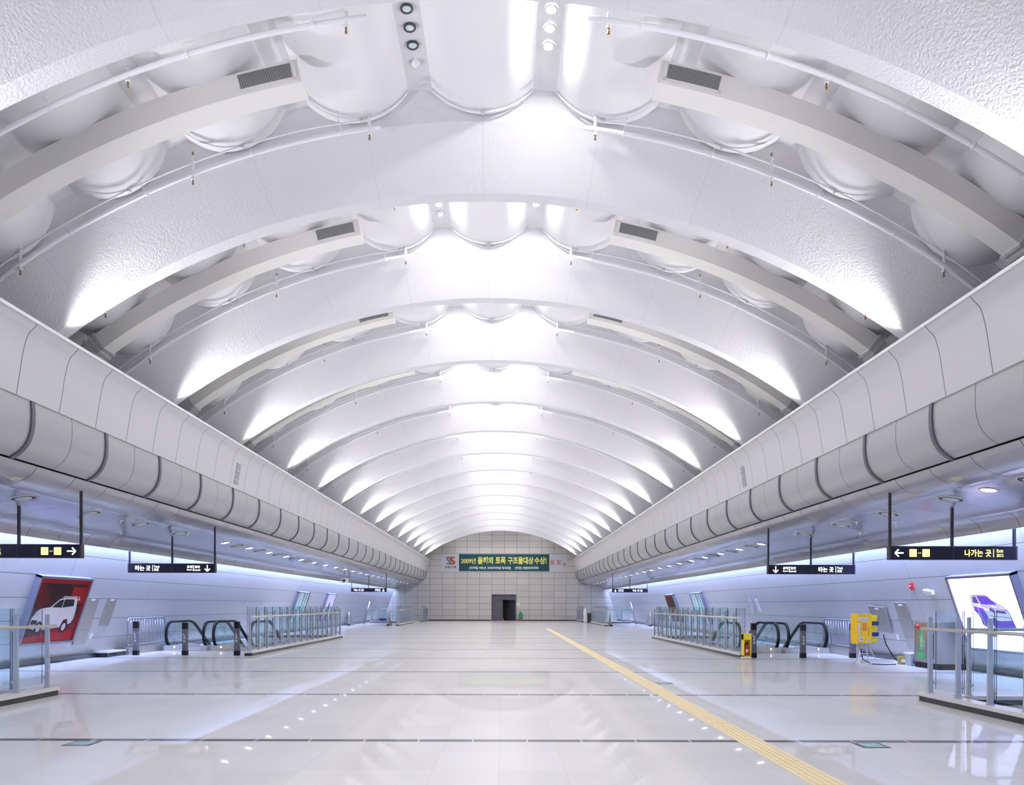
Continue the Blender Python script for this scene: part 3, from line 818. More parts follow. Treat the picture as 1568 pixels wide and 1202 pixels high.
for s, x, y, h, lab in ((-1, -10.5, 23.1, 1.0, 'grey bollard with pictograms at the foot of the steel fence by the left wall'),
                     (-1, -9.05, 23.1, .97, 'grey bollard standing in front of the two escalators on the left'),
                     (-1, -7.52, 23.1, 1.0, 'grey bollard beside the left long glass balustrade'),
                     (1, 7.53, 22.55, 1.0, 'grey bollard beside the yellow extinguisher box on the right'),
                     (1, 8.95, 22.55, .97, 'grey bollard standing in front of the two escalators on the right'),
                     (1, 10.38, 22.55, 1.0, 'grey bollard behind the yellow power box at the right fence')):
    o = pb if not ub else copy_tree(pb, km); ub = True
    o.location = (x, y, 0); o.scale = (1, 1, h); tag(o, lab, 'bollard', 'bollards at the escalators')

# ------------------------------------------------------------------ escalators
def escalator():
    t = empty('escalator')
    def rail_path(z_top=.93, r=.40, y_flat=2.15, sl=R(30), run=9.2):
        pts = []; cz_ = z_top - r
        for i in range(13):
            a = R(-80 - 190 * i / 12); pts.append((r + r * math.cos(a) if False else r - r * math.sin(-a + R(90)) if False else r + r * math.cos(R(-100) - R(170) * i / 12), cz_ + r * math.sin(R(-100) - R(170) * i / 12)))
        rb = 1.4; y0 = y_flat - rb * math.tan(sl / 2)
        pts.append((y0, z_top))
        for i in range(1, 9):
            a = sl * i / 8; pts.append((y0 + rb * math.sin(a), z_top - rb * (1 - math.cos(a))))
        y, z = pts[-1]; pts.append((y + run * math.cos(sl), z - run * math.sin(sl)))
        return pts
    path = rail_path()
    y_e, z_e = path[-1]
    for sx in (-.6, .6):
        g = MB(); inner = [(y, z) for y, z in path]
        low = [(y_e, z_e - .75), (2.55, .05), (2.1, .13), (.35, .13)]
        g.prism([(y + (.02 if i < 13 else 0), z) for i, (y, z) in enumerate(inner)] + low, sx - .006, sx + .006, 'yz')
        g.build('balustrade_glass', M['glass'], t)
        MB().band(path, [(sx - .04, -.03), (sx + .04, -.03), (sx + .04, .035), (sx - .04, .035)]).build('handrail', M['black'], t)
        k = MB()
        k.prism([(.15, 0), (.15, .15), (2.1, .15), (2.6, .08), (y_e, z_e - .70), (y_e, z_e - 1.15), (2.5, -.3), (.4, -.2)], sx - .07, sx + .07, 'yz')
        k.box(sx - .09, sx + .09, .02, .42, 0, .17)
        k.build('skirt', M['skirt_white'], t)
        MB().box(sx * .86 - .022, sx * .86 + .022, .40, .425, .09, .13).build('entry_light', M['lamp_led'], t)
    MB().box(-.52, .52, .0, 2.0, .0, .012).build('comb_plate', M['steel_dull'], t)
    s = MB(); y, z = 2.0, .0
    for i in range(20):
        s.box(-.5, .5, y, y + .40, z - .35, z); y += .4; z -= .231
    s.build('steps', M['step'], t)
    return t
pe = escalator(); km = kidmap(); first = True
for x, y, lab in ((-9.92, 25.2, 'left-hall escalator next to the leaning wall'), (-8.4, 25.2, 'left-hall escalator next to the long glass balustrade'),
                  (8.4, 24.7, 'right-hall escalator next to the long glass balustrade'), (9.92, 24.7, 'right-hall escalator next to the leaning wall')):
    o = pe if first else copy_tree(pe, km); first = False
    o.location = (x, y, 0); tag(o, lab + ' with black handrails', 'escalator', 'escalators going down')

# steel bar fences between escalator and wall
def bar_fence():
    t = empty('bar_fence')
    MB().box(-.06, .06, 0, 2.7, 0, .22).build('curb', M['steel_dull'], t)
    fr = MB(); fr.tube([(0, .05, .22), (0, .05, .98), (0, .09, 1.05), (0, .15, 1.08), (0, 2.45, 1.08), (0, 2.57, 1.05), (0, 2.62, .98), (0, 2.62, .22)], .025, 8)
    fr.tube([(0, .05, .28), (0, 2.62, .28)], .018, 8); fr.tube([(0, .05, .66), (0, 2.62, .66)], .008, 6); fr.build('fence_frame', M['fence'], t)
    b0 = None
    for i in range(13):
        if b0 is None: b0 = MB().tube([(0, 0, .28), (0, 0, 1.07)], .012, 6).build('bar', M['fence'], t)
        else:
            c = b0.copy(); col.objects.link(c); c.parent = t; b = c
        (b0 if i == 0 else c).location = (0, .05 + 2.57 * (i + 1) / 14, 0)
    return t
f1 = bar_fence(); km = kidmap(); f2 = copy_tree(f1, km)
f1.location = (-10.82, 23.2, 0); tag(f1, 'steel bar fence on a low curb between left escalator and wall', 'fence', 'bar fences at the escalators')
f2.location = (10.68, 22.7, 0); tag(f2, 'steel bar fence on a low curb behind the yellow power box', 'fence', 'bar fences at the escalators')
lp = empty('low_plinth', (-10.98, 22.1, 0)); MB().box(-.2, .14, 0, 1.05, 0, .12).build('plinth_base', M['granite_dark'], lp); MB().box(-.22, .16, -.02, 1.07, .12, .17).build('plinth_cap', M['granite_cap'], lp)
tag(lp, 'low stone plinth at the wall foot before the left bar fence', 'plinth')

# ------------------------------------------------------------------ things on the leaning walls
def wall_frame(s, y, z, off=0.0):
    x = wall_x(z); e = .3; dx = (wall_x(z + e) - wall_x(max(0, z - e))) / (min(z, e) + e)
    v = Vector((s * dx, 0, 1)).normalized(); u = Vector((0, -s, 0)); n_ = u.cross(v)
    p = Vector((s * x, y, z)) + n_ * off
    return Matrix(((u.x, v.x, n_.x, p.x), (u.y, v.y, n_.y, p.y), (u.z, v.z, n_.z, p.z), (0, 0, 0, 1)))
def flat(t, name, poly, n, m, parent=None, th=.003): return MB().prism(poly, n, n + th, 'xy').build(name, m, parent or t)
def disc(cx_, cy_, r, n=20, sx=1.0): return [(cx_ + r * sx * math.cos(2 * math.pi * i / n), cy_ + r * math.sin(2 * math.pi * i / n)) for i in range(n)]
PW, PH, PD = 2.30, 1.74, .16
def lightbox(s, yc, back, label):
    t = empty('poster_lightbox', mat=wall_frame(s, yc, 1.38))
    w_, h_ = PW / 2, PH / 2
    f = MB(); e = .055
    f.box(-w_, w_, -h_, -h_ + e, 0, PD); f.box(-w_, w_, h_ - e, h_, 0, PD); f.box(-w_, -w_ + e, -h_, h_, 0, PD); f.box(w_ - e, w_, -h_, h_, 0, PD); f.box(-w_ + e, w_ - e, -h_ + e, h_ - e, 0, PD - .05)
    f.build('frame', M['frame'], t)
    MB().box(-w_ + e, w_ - e, -h_ + e, h_ - e, PD - .05, PD - .03).build('poster', back, t)
    return tag(t, label, 'poster', 'poster lightboxes on the walls')
def print_mat(name, ramp, scale, strength, axis=0, distort=0.0):
    m, nt, b = new_mat(name)
    vec, x, y, z = coords(nt, 'Object')
    n = nt.nodes.new('ShaderNodeCombineXYZ'); nt.links.new(nmath(nt, 'MULTIPLY', x, scale[0]), n.inputs[0]); nt.links.new(nmath(nt, 'MULTIPLY', y, scale[1]), n.inputs[1])
    f = noise(nt, n.outputs[0], 1.0, 3)
    cr = nt.nodes.new('ShaderNodeValToRGB'); els = cr.color_ramp.elements
    els[0].position, els[0].color = ramp[0][0], (*ramp[0][1], 1); els[1].position, els[1].color = ramp[-1][0], (*ramp[-1][1], 1)
    for p, c in ramp[1:-1]: e = els.new(p); e.color = (*c, 1)
    nt.links.new(f, cr.inputs[0]); nt.links.new(cr.outputs[0], b.inputs['Base Color']); nt.links.new(cr.outputs[0], b.inputs['Emission Color'])
    b.inputs['Emission Strength'].default_value = strength; b.inputs['Roughness'].default_value = .4; b.inputs['Specular IOR Level'].default_value = .15
    return m
P_red = print_mat('poster_red_black', [(.35, (.012, .003, .004)), (.5, (.03, .004, .006)), (.68, (.16, .006, .008))], (.7, .9), .1)
P_white = simple('poster_white_backlit', (.8, .8, .9), .4, spec=.2, emit=(.70, .62, 1.0), es=2.1)
P_teal = print_mat('poster_teal_streaks', [(.3, (.03, .06, .10)), (.45, (.10, .22, .28)), (.55, (.45, .60, .66)), (.7, (.12, .10, .16))], (4.2, .35), .55)
P_lav = simple('poster_lavender', (.45, .45, .70), .3, emit=(.45, .44, .74), es=.7)
E_red = simple('print_red', (.24, .004, .006), .5, spec=.15, emit=(.5, .01, .012), es=.08)
E_white = simple('print_car_white', (.45, .43, .52), .3, emit=(.75, .72, .85), es=.15)
E_dark = simple('print_dark', (.012, .011, .018), .5, spec=.15)
E_silver = simple('print_silver', (.35, .34, .42), .3, emit=(.4, .38, .5), es=.3)
E_purple = simple('print_purple', (.10, .05, .35), .4, spec=.2, emit=(.15, .06, .62), es=.7)
E_purple2 = simple('print_pale_purple', (.50, .47, .8), .4, spec=.2, emit=(.66, .62, 1.0), es=.75)
E_line = simple('print_grey_violet', (.10, .09, .22), .4, spec=.2, emit=(.12, .10, .3), es=.4)
E_pink = simple('print_pink', (.8, .2, .4), .3, emit=(.85, .3, .5), es=.9)

# red car poster, left wall
t = lightbox(-1, 19.33, P_red, 'tilted red and black poster lightbox with a white car, near left wall')
n0 = PD - .03
flat(t, 'red_border', [(-1.09, -.81), (-1.09, -.66), (1.09, -.50), (1.09, -.81)], n0, E_red)
bd = MB(); bd.box(-1.09, 1.09, .70, .81, n0, n0 + .003); bd.box(1.0, 1.09, -.81, .81, n0, n0 + .003); bd.box(-1.09, -1.05, -.81, .81, n0, n0 + .003); bd.build('red_border', E_red, t)
flat(t, 'red_tag', [(.38, .14), (.98, .20), (.98, .62), (.38, .62)], n0 + .003, E_red)
text('ЛLL', M['ink_w'], t, width=.36, height=.10, loc=(.68, .33, n0 + .008), face='z', bold=.02)
body = [(-1.0, -.42), (-.98, -.20), (-.86, -.02), (-.70, .06), (-.36, .09), (-.05, .30), (.12, .335), (.60, .34), (.72, .30), (.80, .02), (.82, -.22), (.74, -.34), (.62, -.36), (.55, -.22), (.38, -.24), (.30, -.44), (-.45, -.48), (-.52, -.34), (-.68, -.34), (-.76, -.48)]
flat(t, 'printed_car', body, n0 + .004, E_white)
flat(t, 'car_window', [(-.30, .09), (-.04, .27), (.12, .295), (.12, .08)], n0 + .008, E_dark); flat(t, 'car_window', [(.15, .08), (.15, .30), (.58, .30), (.64, .12)], n0 + .008, E_dark)
flat(t, 'car_roof_rack', [(.02, .345), (.10, .375), (.52, .375), (.58, .35)], n0 + .006, E_silver)
for cx_ in (-.60, .47): flat(t, 'car_wheel', disc(cx_, -.43, .165, 22, .85), n0 + .008, E_dark); flat(t, 'wheel_hub', disc(cx_, -.43, .10, 18, .85), n0 + .012, E_silver)
flat(t, 'car_headlight', [(-.95, -.14), (-.80, -.02), (-.66, -.04), (-.78, -.16)], n0 + .008, E_silver); flat(t, 'car_grille', [(-.97, -.34), (-.95, -.22), (-.72, -.24), (-.72, -.34)], n0 + .008, E_dark)
flat(t, 'door_line', [(.13, -.40), (.13, .06), (.15, .06), (.15, -.40)], n0 + .008, E_silver)

# white backlit car poster, right wall
t = lightbox(1, 16.66, P_white, 'bright white backlit poster lightbox with a purple car, near right wall')
def sh(p): return [(x * .98 - .02, y * .95 + .02) for x, y in p]
def stroke(t, pts, n, m, w=.014):
    mb = MB(); pts = [Vector(p) for p in sh(pts)]
    for a, b in zip(pts, pts[1:]):
        d = (b - a).normalized(); q = Vector((-d.y, d.x)) * w / 2; e = d * w * .4
        mb.prism([tuple(a - e + q), tuple(a - e - q), tuple(b + e - q), tuple(b + e + q)], n, n + .003)
    return mb.build('ink_outline', m, t)
outline = [(-.46, .18), (-.45, .36), (-.36, .43), (.14, .41), (.26, .30), (.42, .22), (.60, .14), (.72, .02), (.76, -.16), (.80, -.36), (.70, -.40), (.44, -.38), (.40, -.34), (.30, -.37), (.12, -.35), (.06, -.24), (-.06, -.22), (-.14, -.33), (-.24, -.31), (-.34, -.02), (-.44, .06)]
flat(t, 'printed_car', sh(outline), n0, E_purple2)
flat(t, 'car_window', sh([(-.22, .40), (-.14, .20), (.40, .19), (.16, .37), (.08, .395)]), n0 + .004, E_purple)
flat(t, 'car_window', sh([(-.42, .24), (-.38, .38), (-.26, .40), (-.20, .22)]), n0 + .004, E_line)
flat(t, 'car_side', sh([(-.44, .06), (-.42, .16), (-.12, .10), (-.04, -.06), (-.04, -.20), (-.14, -.32), (-.24, -.30), (-.34, -.02)]), n0 + .004, E_purple)
flat(t, 'car_bumper', sh([(.06, -.22), (.14, -.16), (.36, -.19), (.74, -.17), (.79, -.35), (.70, -.39), (.44, -.37), (.40, -.33), (.30, -.36), (.12, -.34)]), n0 + .004, E_purple)
flat(t, 'car_wheel', sh(disc(.0, -.25, .11, 18, .55)), n0 + .006, E_line); flat(t, 'car_wheel', sh(disc(-.27, -.20, .10, 18, .45)), n0 + .006, E_line)
flat(t, 'car_grille', sh([(.28, .01), (.32, .07), (.60, .05), (.62, -.02)]), n0 + .006, E_line); flat(t, 'car_headlight', sh([(.08, .06), (.14, .12), (.27, .07), (.24, .0)]), n0 + .006, E_line)
flat(t, 'fog_lamp', sh(disc(.16, -.16, .055)), n0 + .008, E_line); flat(t, 'car_mirror', sh([(-.30, .16), (-.28, .23), (-.16, .22), (-.15, .15)]), n0 + .008, E_purple2)
stroke(t, outline + outline[:1], n0 + .008, E_line, .016)
stroke(t, [(-.14, .18), (.06, .12), (.30, .10), (.64, .07), (.72, .02)], n0 + .008, E_line, .012)
stroke(t, [(.02, .20), (.20, .13)], n0 + .008, E_line, .01); stroke(t, [(.30, .19), (.46, .12)], n0 + .008, E_line, .01)
stroke(t, [(.06, -.06), (.24, -.08), (.66, -.10), (.74, -.14)], n0 + .008, E_line, .012); stroke(t, [(-.30, .14), (-.26, -.10), (-.22, -.28)], n0 + .008, E_purple2, .012)
pk = MB(); pk.tube([(.98, -.42, n0 + .004), (.98, -.25, n0 + .004), (1.04, -.22, n0 + .004), (1.08, -.28, n0 + .004), (.99, -.34, n0 + .004)], .008, 6); pk.build('pink_script', E_pink, t)
# four more posters farther along
lightbox(-1, 42.2, P_teal, 'poster lightbox with blue streaks over the left long balustrade')
t = lightbox(-1, 49.0, P_lav, 'pale lavender poster lightbox with a dark figure, farthest on the left wall')
flat(t, 'printed_figure', [(-.30, -.80), (-.26, -.40), (-.40, -.15), (-.16, .12), (-.12, .30), (.06, .32), (.12, .12), (.34, -.16), (.24, -.42), (.30, -.80)], n0, E_dark)
lightbox(1, 41.4, P_teal, 'poster lightbox with blue streaks over the right long balustrade')
t = lightbox(1, 48.0, P_red, 'dark red poster lightbox, farthest on the right wall')
flat(t, 'red_tag', [(.38, -.30), (.90, -.26), (.90, .12), (.38, .12)], n0, E_red); bd = MB(); bd.box(-1.09, 1.09, .66, .81, n0, n0 + .003); bd.box(-1.09, -.95, -.81, .81, n0, n0 + .003); bd.build('red_border', E_red, t)

# steel access panels
def access_panel(s, yc, zc, w_, h_, label, rot=0.0, off=0.0, split=None):
    t = empty('access_panel', mat=wall_frame(s, yc, zc, off) @ Matrix.Rotation(rot, 4, 'Z'))
    if split: 
        MB().box(-w_ / 2, w_ / 2, split + .004, h_ / 2, 0, .03).build('panel_door', M['steel_dull'], t); MB().box(-w_ / 2, w_ / 2, -h_ / 2, split - .004, 0, .03).build('panel_door', M['steel_dull'], t)
    else: MB().box(-w_ / 2, w_ / 2, -h_ / 2, h_ / 2, 0, .03).build('panel_door', M['steel_dull'], t)
    MB().box(-.10, .10, h_ / 2 - .09, h_ / 2 - .04, .03, .033).build('name_plate', M['paper'], t)
    MB().cyl((-w_ / 2 + .06, 0, .03), .018, .015, n=10).build('lock', M['steel'], t)
    return tag(t, label, 'panel', 'steel access panels in the walls')
access_panel(-1, 21.05, 1.06, .62, 1.32, 'tall steel access panel beside the red poster', split=-.26)
access_panel(-1, 22.06, 1.30, .52, .82, 'shorter steel access panel on the left wall')
access_panel(1, 20.5, .98, .60, 1.30, 'tall steel access panel behind the hydrant cabinet', split=-.30)
access_panel(1, 21.75, 1.16, .92, .74, 'loose tilted steel cover hanging on the right wall above the power box', rot=R(-3), off=.06)
t = empty('wall_socket', mat=wall_frame(-1, 21.55, .62)); MB().box(-.045, .045, -.07, .07, 0, .03).build('socket_box', M['white'], t); MB().cyl((.0, -.07, .015), .03, .02, axis='y', n=10).build('socket_plug', M['white'], t); tag(t, 'small white socket low on the left wall', 'socket')
t = empty('wall_socket', mat=wall_frame(1, 21.2, .66)); MB().box(-.04, .04, -.07, .07, 0, .03).build('socket_box', M['white'], t); MB().cyl((.0, -.07, .015), .028, .02, axis='y', n=10).build('socket_plug', M['white'], t); tag(t, 'small white socket low on the right wall near the buckets', 'socket')
t = empty('fire_alarm', mat=wall_frame(1, 19.6, 2.0)); MB().box(-.05, .05, -.09, .09, 0, .05).build('alarm_body', M['red'], t); MB().lathe([(.04, .05), (.035, .09), (.0001, .1)], n=14).build('strobe', M['red'], t); tag(t, 'small red fire alarm high on the right wall', 'alarm')
t = empty('emergency_light', mat=wall_frame(1, 18.85, 1.83)); MB().box(-.12, .12, -.05, .05, 0, .07).build('light_body', M['white'], t)
for q in (-.07, .07): MB().lathe([(.03, .06), (.055, .12), (.05, .13), (.0001, .125)], c=(q, .07, 0), n=14).build('lamp_head', M['white'], t)
tag(t, 'white twin-head emergency light on the right wall', 'light')
t = empty('intercom', mat=wall_frame(1, 17.95, 1.15)); MB().box(-.07, .07, -.15, .15, 0, .03).build('intercom_plate', M['steel_dull'], t); MB().box(-.05, .03, .05, .12, .03, .035).build('intercom_label', M['paper'], t); tag(t, 'small steel intercom plate under the white poster edge', 'intercom')
for i, (y, z, w_, h_, ro, lab) in enumerate(((32.9, 1.50, .55, .62, -8, 'loose clear plastic sheet taped on the right wall, wider one'), (32.0, 1.52, .42, .55, 14, 'loose clear plastic sheet taped on the right wall, narrower one'))):
    t = empty('plastic_sheet', mat=wall_frame(1, y, z, .02) @ Matrix.Rotation(R(ro), 4, 'Z')); sb = MB(); N = 8
    for a in range(N + 1): 
        u = -w_ / 2 + w_ * a / N; sb.v += [(u, -h_ / 2 + .03 * math.sin(a), .02 * math.sin(a * 1.7)), (u, h_ / 2, .012 * math.sin(a * 2.3)), (u, h_ / 2, .012 * math.sin(a * 2.3) + .004), (u, -h_ / 2 + .03 * math.sin(a), .02 * math.sin(a * 1.7) + .004)]
    for a in range(N):
        for e in range(4): k = 4 * a; sb.face([k + e, k + (e + 1) % 4, k + 4 + (e + 1) % 4, k + 4 + e])
    sb.build('sheet', M['film'], t); MB().box(-.06, .06, h_ / 2 - .03, h_ / 2 + .03, .02, .024).build('tape', M['paper'], t); tag(t, lab, 'plastic sheet')

# hydrant cabinet
t = empty('hydrant_cabinet', (10.48, 18.32, 0))
MB().box(0, .62, 0, 1.02, .14, 1.12).build('cabinet_body', M['steel_dull'], t); MB().box(.02, .62, .01, 1.01, 0, .14).build('base', M['black'], t)
MB().box(-.014, 0, .46, 1.0, .17, 1.09).build('door', M['steel'], t); MB().box(-.014, 0, .02, .44, .17, 1.09).build('door', M['steel_dull'], t)
MB().box(-.018, -.014, .60, .72, .42, .86).build('green_sticker', M['lime'], t); MB().box(-.018, -.014, .52, .86, .24, .38).build('green_sticker', M['lime'], t)
text('소화전', M['ink_w'], t, width=.10, height=.30, loc=(-.02, .66, .64)).rotation_euler = (0, 0, R(-90))
MB().box(-.018, -.014, .12, .22, .25, .85).build('hose_window', M['brown'], t)
MB().tube([(-.014, .82, 1.0), (-.07, .82, 1.0)], [.055, .04], 14).build('alarm_lamp', M['red'], t); MB().tube([(-.012, .5, .66), (-.04, .5, .66), (-.04, .5, .54), (-.012, .5, .54)], .008, 6).build('handle', M['steel'], t)
tag(t, 'steel hydrant cabinet with green stickers and red lamp by the right wall', 'cabinet')

# yellow power box on its stand
t = empty('power_box', (9.55, 20.2, 0), R(14))
b = MB().box(-.21, .21, -.13, .13, .54, 1.30).build('box_body', M['yellow'], t)
MB().box(-.215, .215, -.145, -.13, .55, 1.29).build('box_door', M['yellow'], t)
sd_ = MB().box(.21, .40, -.10, .12, .57, 1.26).build('socket_box', M['yellow_bright'], t)
for z in (.72, 1.0):
    MB().box(.24, .42, -.15, -.10, z, z + .10).build('power_socket', M['navy'], sd_)
d = [(-.20, -.12, 1.12, 1.22, 'paper'), (-.10, .06, 1.10, 1.20, 'paper'), (-.20, -.14, .74, 1.06, 'paper'), (-.18, -.04, .60, .70, 'paper'), (-.07, .06, .86, 1.05, 'orange'), (.06, .13, .58, .66, 'flange'), (.10, .13, .72, .96, 'orange')]
for x0, x1, z0, z1, m_ in d: MB().box(x0, x1, -.148, -.145, z0, z1).build('door_label', M[m_], b)
text('Zone', M['ink_k'], t, width=.11, height=.04, loc=(-.02, -.15, 1.15), bold=.02)
text('안전', M['ink_k'], t, width=.10, height=.05, loc=(-.11, -.15, .65), bold=.02)
for k_, (lx, ly) in enumerate(((-.30, -.28), (.02, -.36), (.34, -.28), (.06, .26))):
    tx, ty = lx * .4, ly * .35
    MB().tube([(tx, ty, .54), (lx * .75, ly * .75, .14), (lx, ly, .02), (lx - .10, ly - .02, .012)], .012, 6).build('leg', M['steel'], t)
MB().tube([(-.2, -.17, .28), (.22, -.17, .28)], .01, 6).build('cross_bar', M['steel'], t)
MB().box(-.08, .08, -.06, .06, .40, .54).build('terminal_box', M['flange'], t)
tag(t, 'yellow electric power box on a thin steel stand by the right fence', 'power box')
o = MB().tube([(10.2, 20.35, .75), (10.25, 20.3, .5), (10.4, 20.3, .25), (10.6, 20.4, .06), (10.8, 20.4, .02)], .015, 6).build('cable', M['black']); tag(o, 'black cable dropping from the loose steel cover to the floor', 'cable')
o = MB().tube([(9.55, 20.2, .42), (9.6, 20.2, .12), (9.75, 20.05, .014), (10.0, 19.85, .014), (10.3, 19.95, .014), (10.40, 20.12, .014)], .014, 6).build('cable', M['black']); tag(o, 'black cable lying on the floor from the power box to the buckets', 'cable')
t = empty('plastic_tray', (10.15, 20.75, 0)); MB().box(-.42, .42, -.14, .14, 0, .05).build('tray_base', M['white'], t); MB().box(-.44, .44, -.16, -.13, .0, .09).build('tray_rim', M['white'], t); tag(t, 'long white plastic tray on the floor behind the power box', 'tray')
t = empty('bucket', (10.55, 20.1, 0)); MB().lathe([(.0001, .0), (.085, .0), (.10, .19), (.108, .195), (.108, .21), (.098, .21), (.085, .02), (.0001, .02)], n=20).build('bucket_body', simple('olive_bucket', (.40, .33, .05), .5), t)
MB().box(-.05, .05, -.103, -.093, .06, .14).build('bucket_label', M['paper'], t)
MB().tube([(.105 * math.cos(a), 0.04 * math.sin(a), .19 + .0 * a) for a in [math.pi * i / 10 for i in range(11)]], .004, 5).build('bucket_handle', M['steel'], t); tag(t, 'small olive yellow bucket on the floor by the hydrant cabinet', 'bucket')
t = empty('storage_crate', (10.62, 19.62, 0)); MB().hexa([(-.14, -.12, 0), (.14, -.12, 0), (.14, .12, 0), (-.14, .12, 0), (-.165, -.15, .30), (.165, -.15, .30), (.165, .15, .30), (-.165, .15, .30)]).build('crate_body', simple('crate_plastic', (.50, .53, .62), .45), t)
MB().box(-.18, .18, -.165, .165, .29, .33).build('crate_rim', M['white'], t)
cb = MB()
for i in range(14): x = -.12 + random.random() * .2; z = .05 + random.random() * .18; cb.box(x, x + .02 + .03 * random.random(), -.157 + (.30 - z) * .09, -.145 + (.30 - z) * .09, z, z + .02 + .03 * random.random())
cb.build('crate_print', M['navy'], t); tag(t, 'white and blue plastic crate beside the olive bucket', 'crate')

# yellow extinguisher stand
t = empty('extinguisher_box', (7.19, 22.12, 0))
MB().lathe([(.0001, 0), (.17, 0), (.17, .03), (.13, .06), (.0001, .06)], n=22).build('base_pad', M['granite_cap'], t)
bx = MB(); bx.box(-.11, -.085, -.10, .10, .06, .70); bx.box(.085, .11, -.10, .10, .06, .70); bx.box(-.11, .11, .08, .10, .06, .70); bx.box(-.11, .11, -.10, .10, .06, .09); bx.box(-.11, .11, -.11, .10, .54, .70); bx.box(-.12, .12, -.11, .11, .70, .72)
bx.build('box_shell', M['yellow_bright'], t)
tag(t, 'yellow open-fronted extinguisher box by the right long balustrade', 'extinguisher box')
t = empty('fire_extinguisher', (7.19, 22.11, .092))
MB().lathe([(.0001, 0), (.055, 0), (.058, .03), (.058, .24), (.045, .28), (.02, .30), (.018, .33), (.0001, .33)], n=18).build('cylinder', M['red'], t); MB().box(-.02, .05, -.012, .012, .33, .36).build('valve_lever', M['black'], t)
MB().tube([(.0, -.02, .34), (-.06, -.03, .30), (-.065, -.04, .15)], .01, 6).build('hose', M['black'], t); MB().box(-.035, .035, -.062, -.056, .1, .18).build('cylinder_label', M['paper'], t)
tag(t, 'red fire extinguisher standing in the yellow box', 'fire extinguisher')

# ------------------------------------------------------------------ floor markings
t = empty('tactile_strip', (3.09, 0, 0))
MB().box(-.145, .145, -4, 50, 0, .006).build('strip_base', M['tactile'], t)
tb = MB(); y = 3.0
while y < 49.7:
    for q in (-.098, -.033, .033, .098): tb.box(q - .012, q + .012, y + .02, y + .28, .006, .010)
    y += .3
o = tb.build('guide_bars', M['tactile_d'], t); o['kind'] = 'stuff'
tag(t, 'pale yellow tactile guide strip running down the floor', 'tactile strip')
for i, (x, y, lab) in enumerate(((4.31, 8.42, 'small teal glass marker set in the floor beside the yellow strip, nearest'), (3.45, 15.1, 'small teal glass marker set in the floor, farther one'), (-4.18, 8.45, 'small teal glass marker set in the floor on the left'))):
    t = empty('floor_marker', (x, y, 0)); MB().box(-.15, .15, -.15, .15, 0, .003).build('marker_frame', M['steel_dark'], t); MB().box(-.11, .11, -.11, .11, .003, .005).build('marker_glass', simple('teal_glass', (.30, .55, .55), .15), t)
    tag(t, lab, 'floor marker', 'teal floor markers')

# ------------------------------------------------------------------ the end wall
D = YEND
t = empty('banner', (.32, D - .02, 4.68))
BW, BH = 12.02, 1.74
MB().box(-BW / 2, BW / 2, -.012, .012, 0, BH).build('banner_cloth', M['banner_w'], t)
MB().box(-4.36, 4.31, -.018, -.012, .06, BH - .03).build('green_field', M['banner_g'], t)
yf = -.024; zc = BH * .63
text('2009년', M['ink_y'], t, width=1.40, height=.52, loc=(-3.45, yf, zc - .04), bold=.02)
text('올해의', M['ink_y'], t, width=1.48, height=.70, loc=(-1.83, yf, zc), bold=.03)
text('토목', M['ink_y'], t, width=.97, height=.70, loc=(-.36, yf, zc), bold=.03)
text('구조물대상', M['ink_y'], t, width=2.46, height=.70, loc=(1.56, yf, zc), bold=.03)
text('수상!', M['ink_y'], t, width=1.16, height=.70, loc=(3.46, yf, zc), bold=.03)
text('|지하철 9호선 고속터미널 정거장|', M['ink_w'], t, width=3.98, height=.30, loc=(-1.38, yf, .36), bold=.03)
text('|주관| 대한토목학회', M['ink_w'], t, width=2.22, height=.30, loc=(2.15, yf, .36), bold=.03)
text('쌍용건설', M['ink_k'], t, width=1.10, height=.26, loc=(-5.18, yf, .46), bold=.02)
def ess(cx_, cz_, w_, h_, m_):
    P = [(.95, 1), (.95, .80), (.55, .80), (.42, .72), (.95, .42), (1.0, .30), (.98, .15), (.85, 0), (.08, 0), (.08, .20), (.50, .20), (.56, .28), (.05, .58), (0, .70), (.02, .86), (.15, 1)]
    MB().prism([(cx_ + (p[0] - .5) * w_, cz_ + (p[1] - .5) * h_) for p in P], yf, yf + .004, 'xz').build('emblem', m_, t)
ess(-5.33, 1.08, .52, .74, M['ink_g']); ess(-4.98, 1.08, .52, .74, M['ink_r'])
text('藝', M['ink_r'], t, width=.42, height=.50, loc=(4.62, yf, .93)); text('家', M['ink_r'], t, width=.46, height=.50, loc=(5.24, yf, .93))
sl = MB(); 
for x0, x1, z0, z1 in ((5.62, 5.87, .58, .62), (5.62, 5.87, .84, .88), (5.62, 5.66, .58, .88), (5.83, 5.87, .58, .88), (5.70, 5.79, .66, .80)): sl.box(x0, x1, yf, yf + .004, z0, z1)
sl.build('red_seal', M['ink_r'], t)
tag(t, 'wide green and white award banner with Korean lettering on the end wall', 'banner')

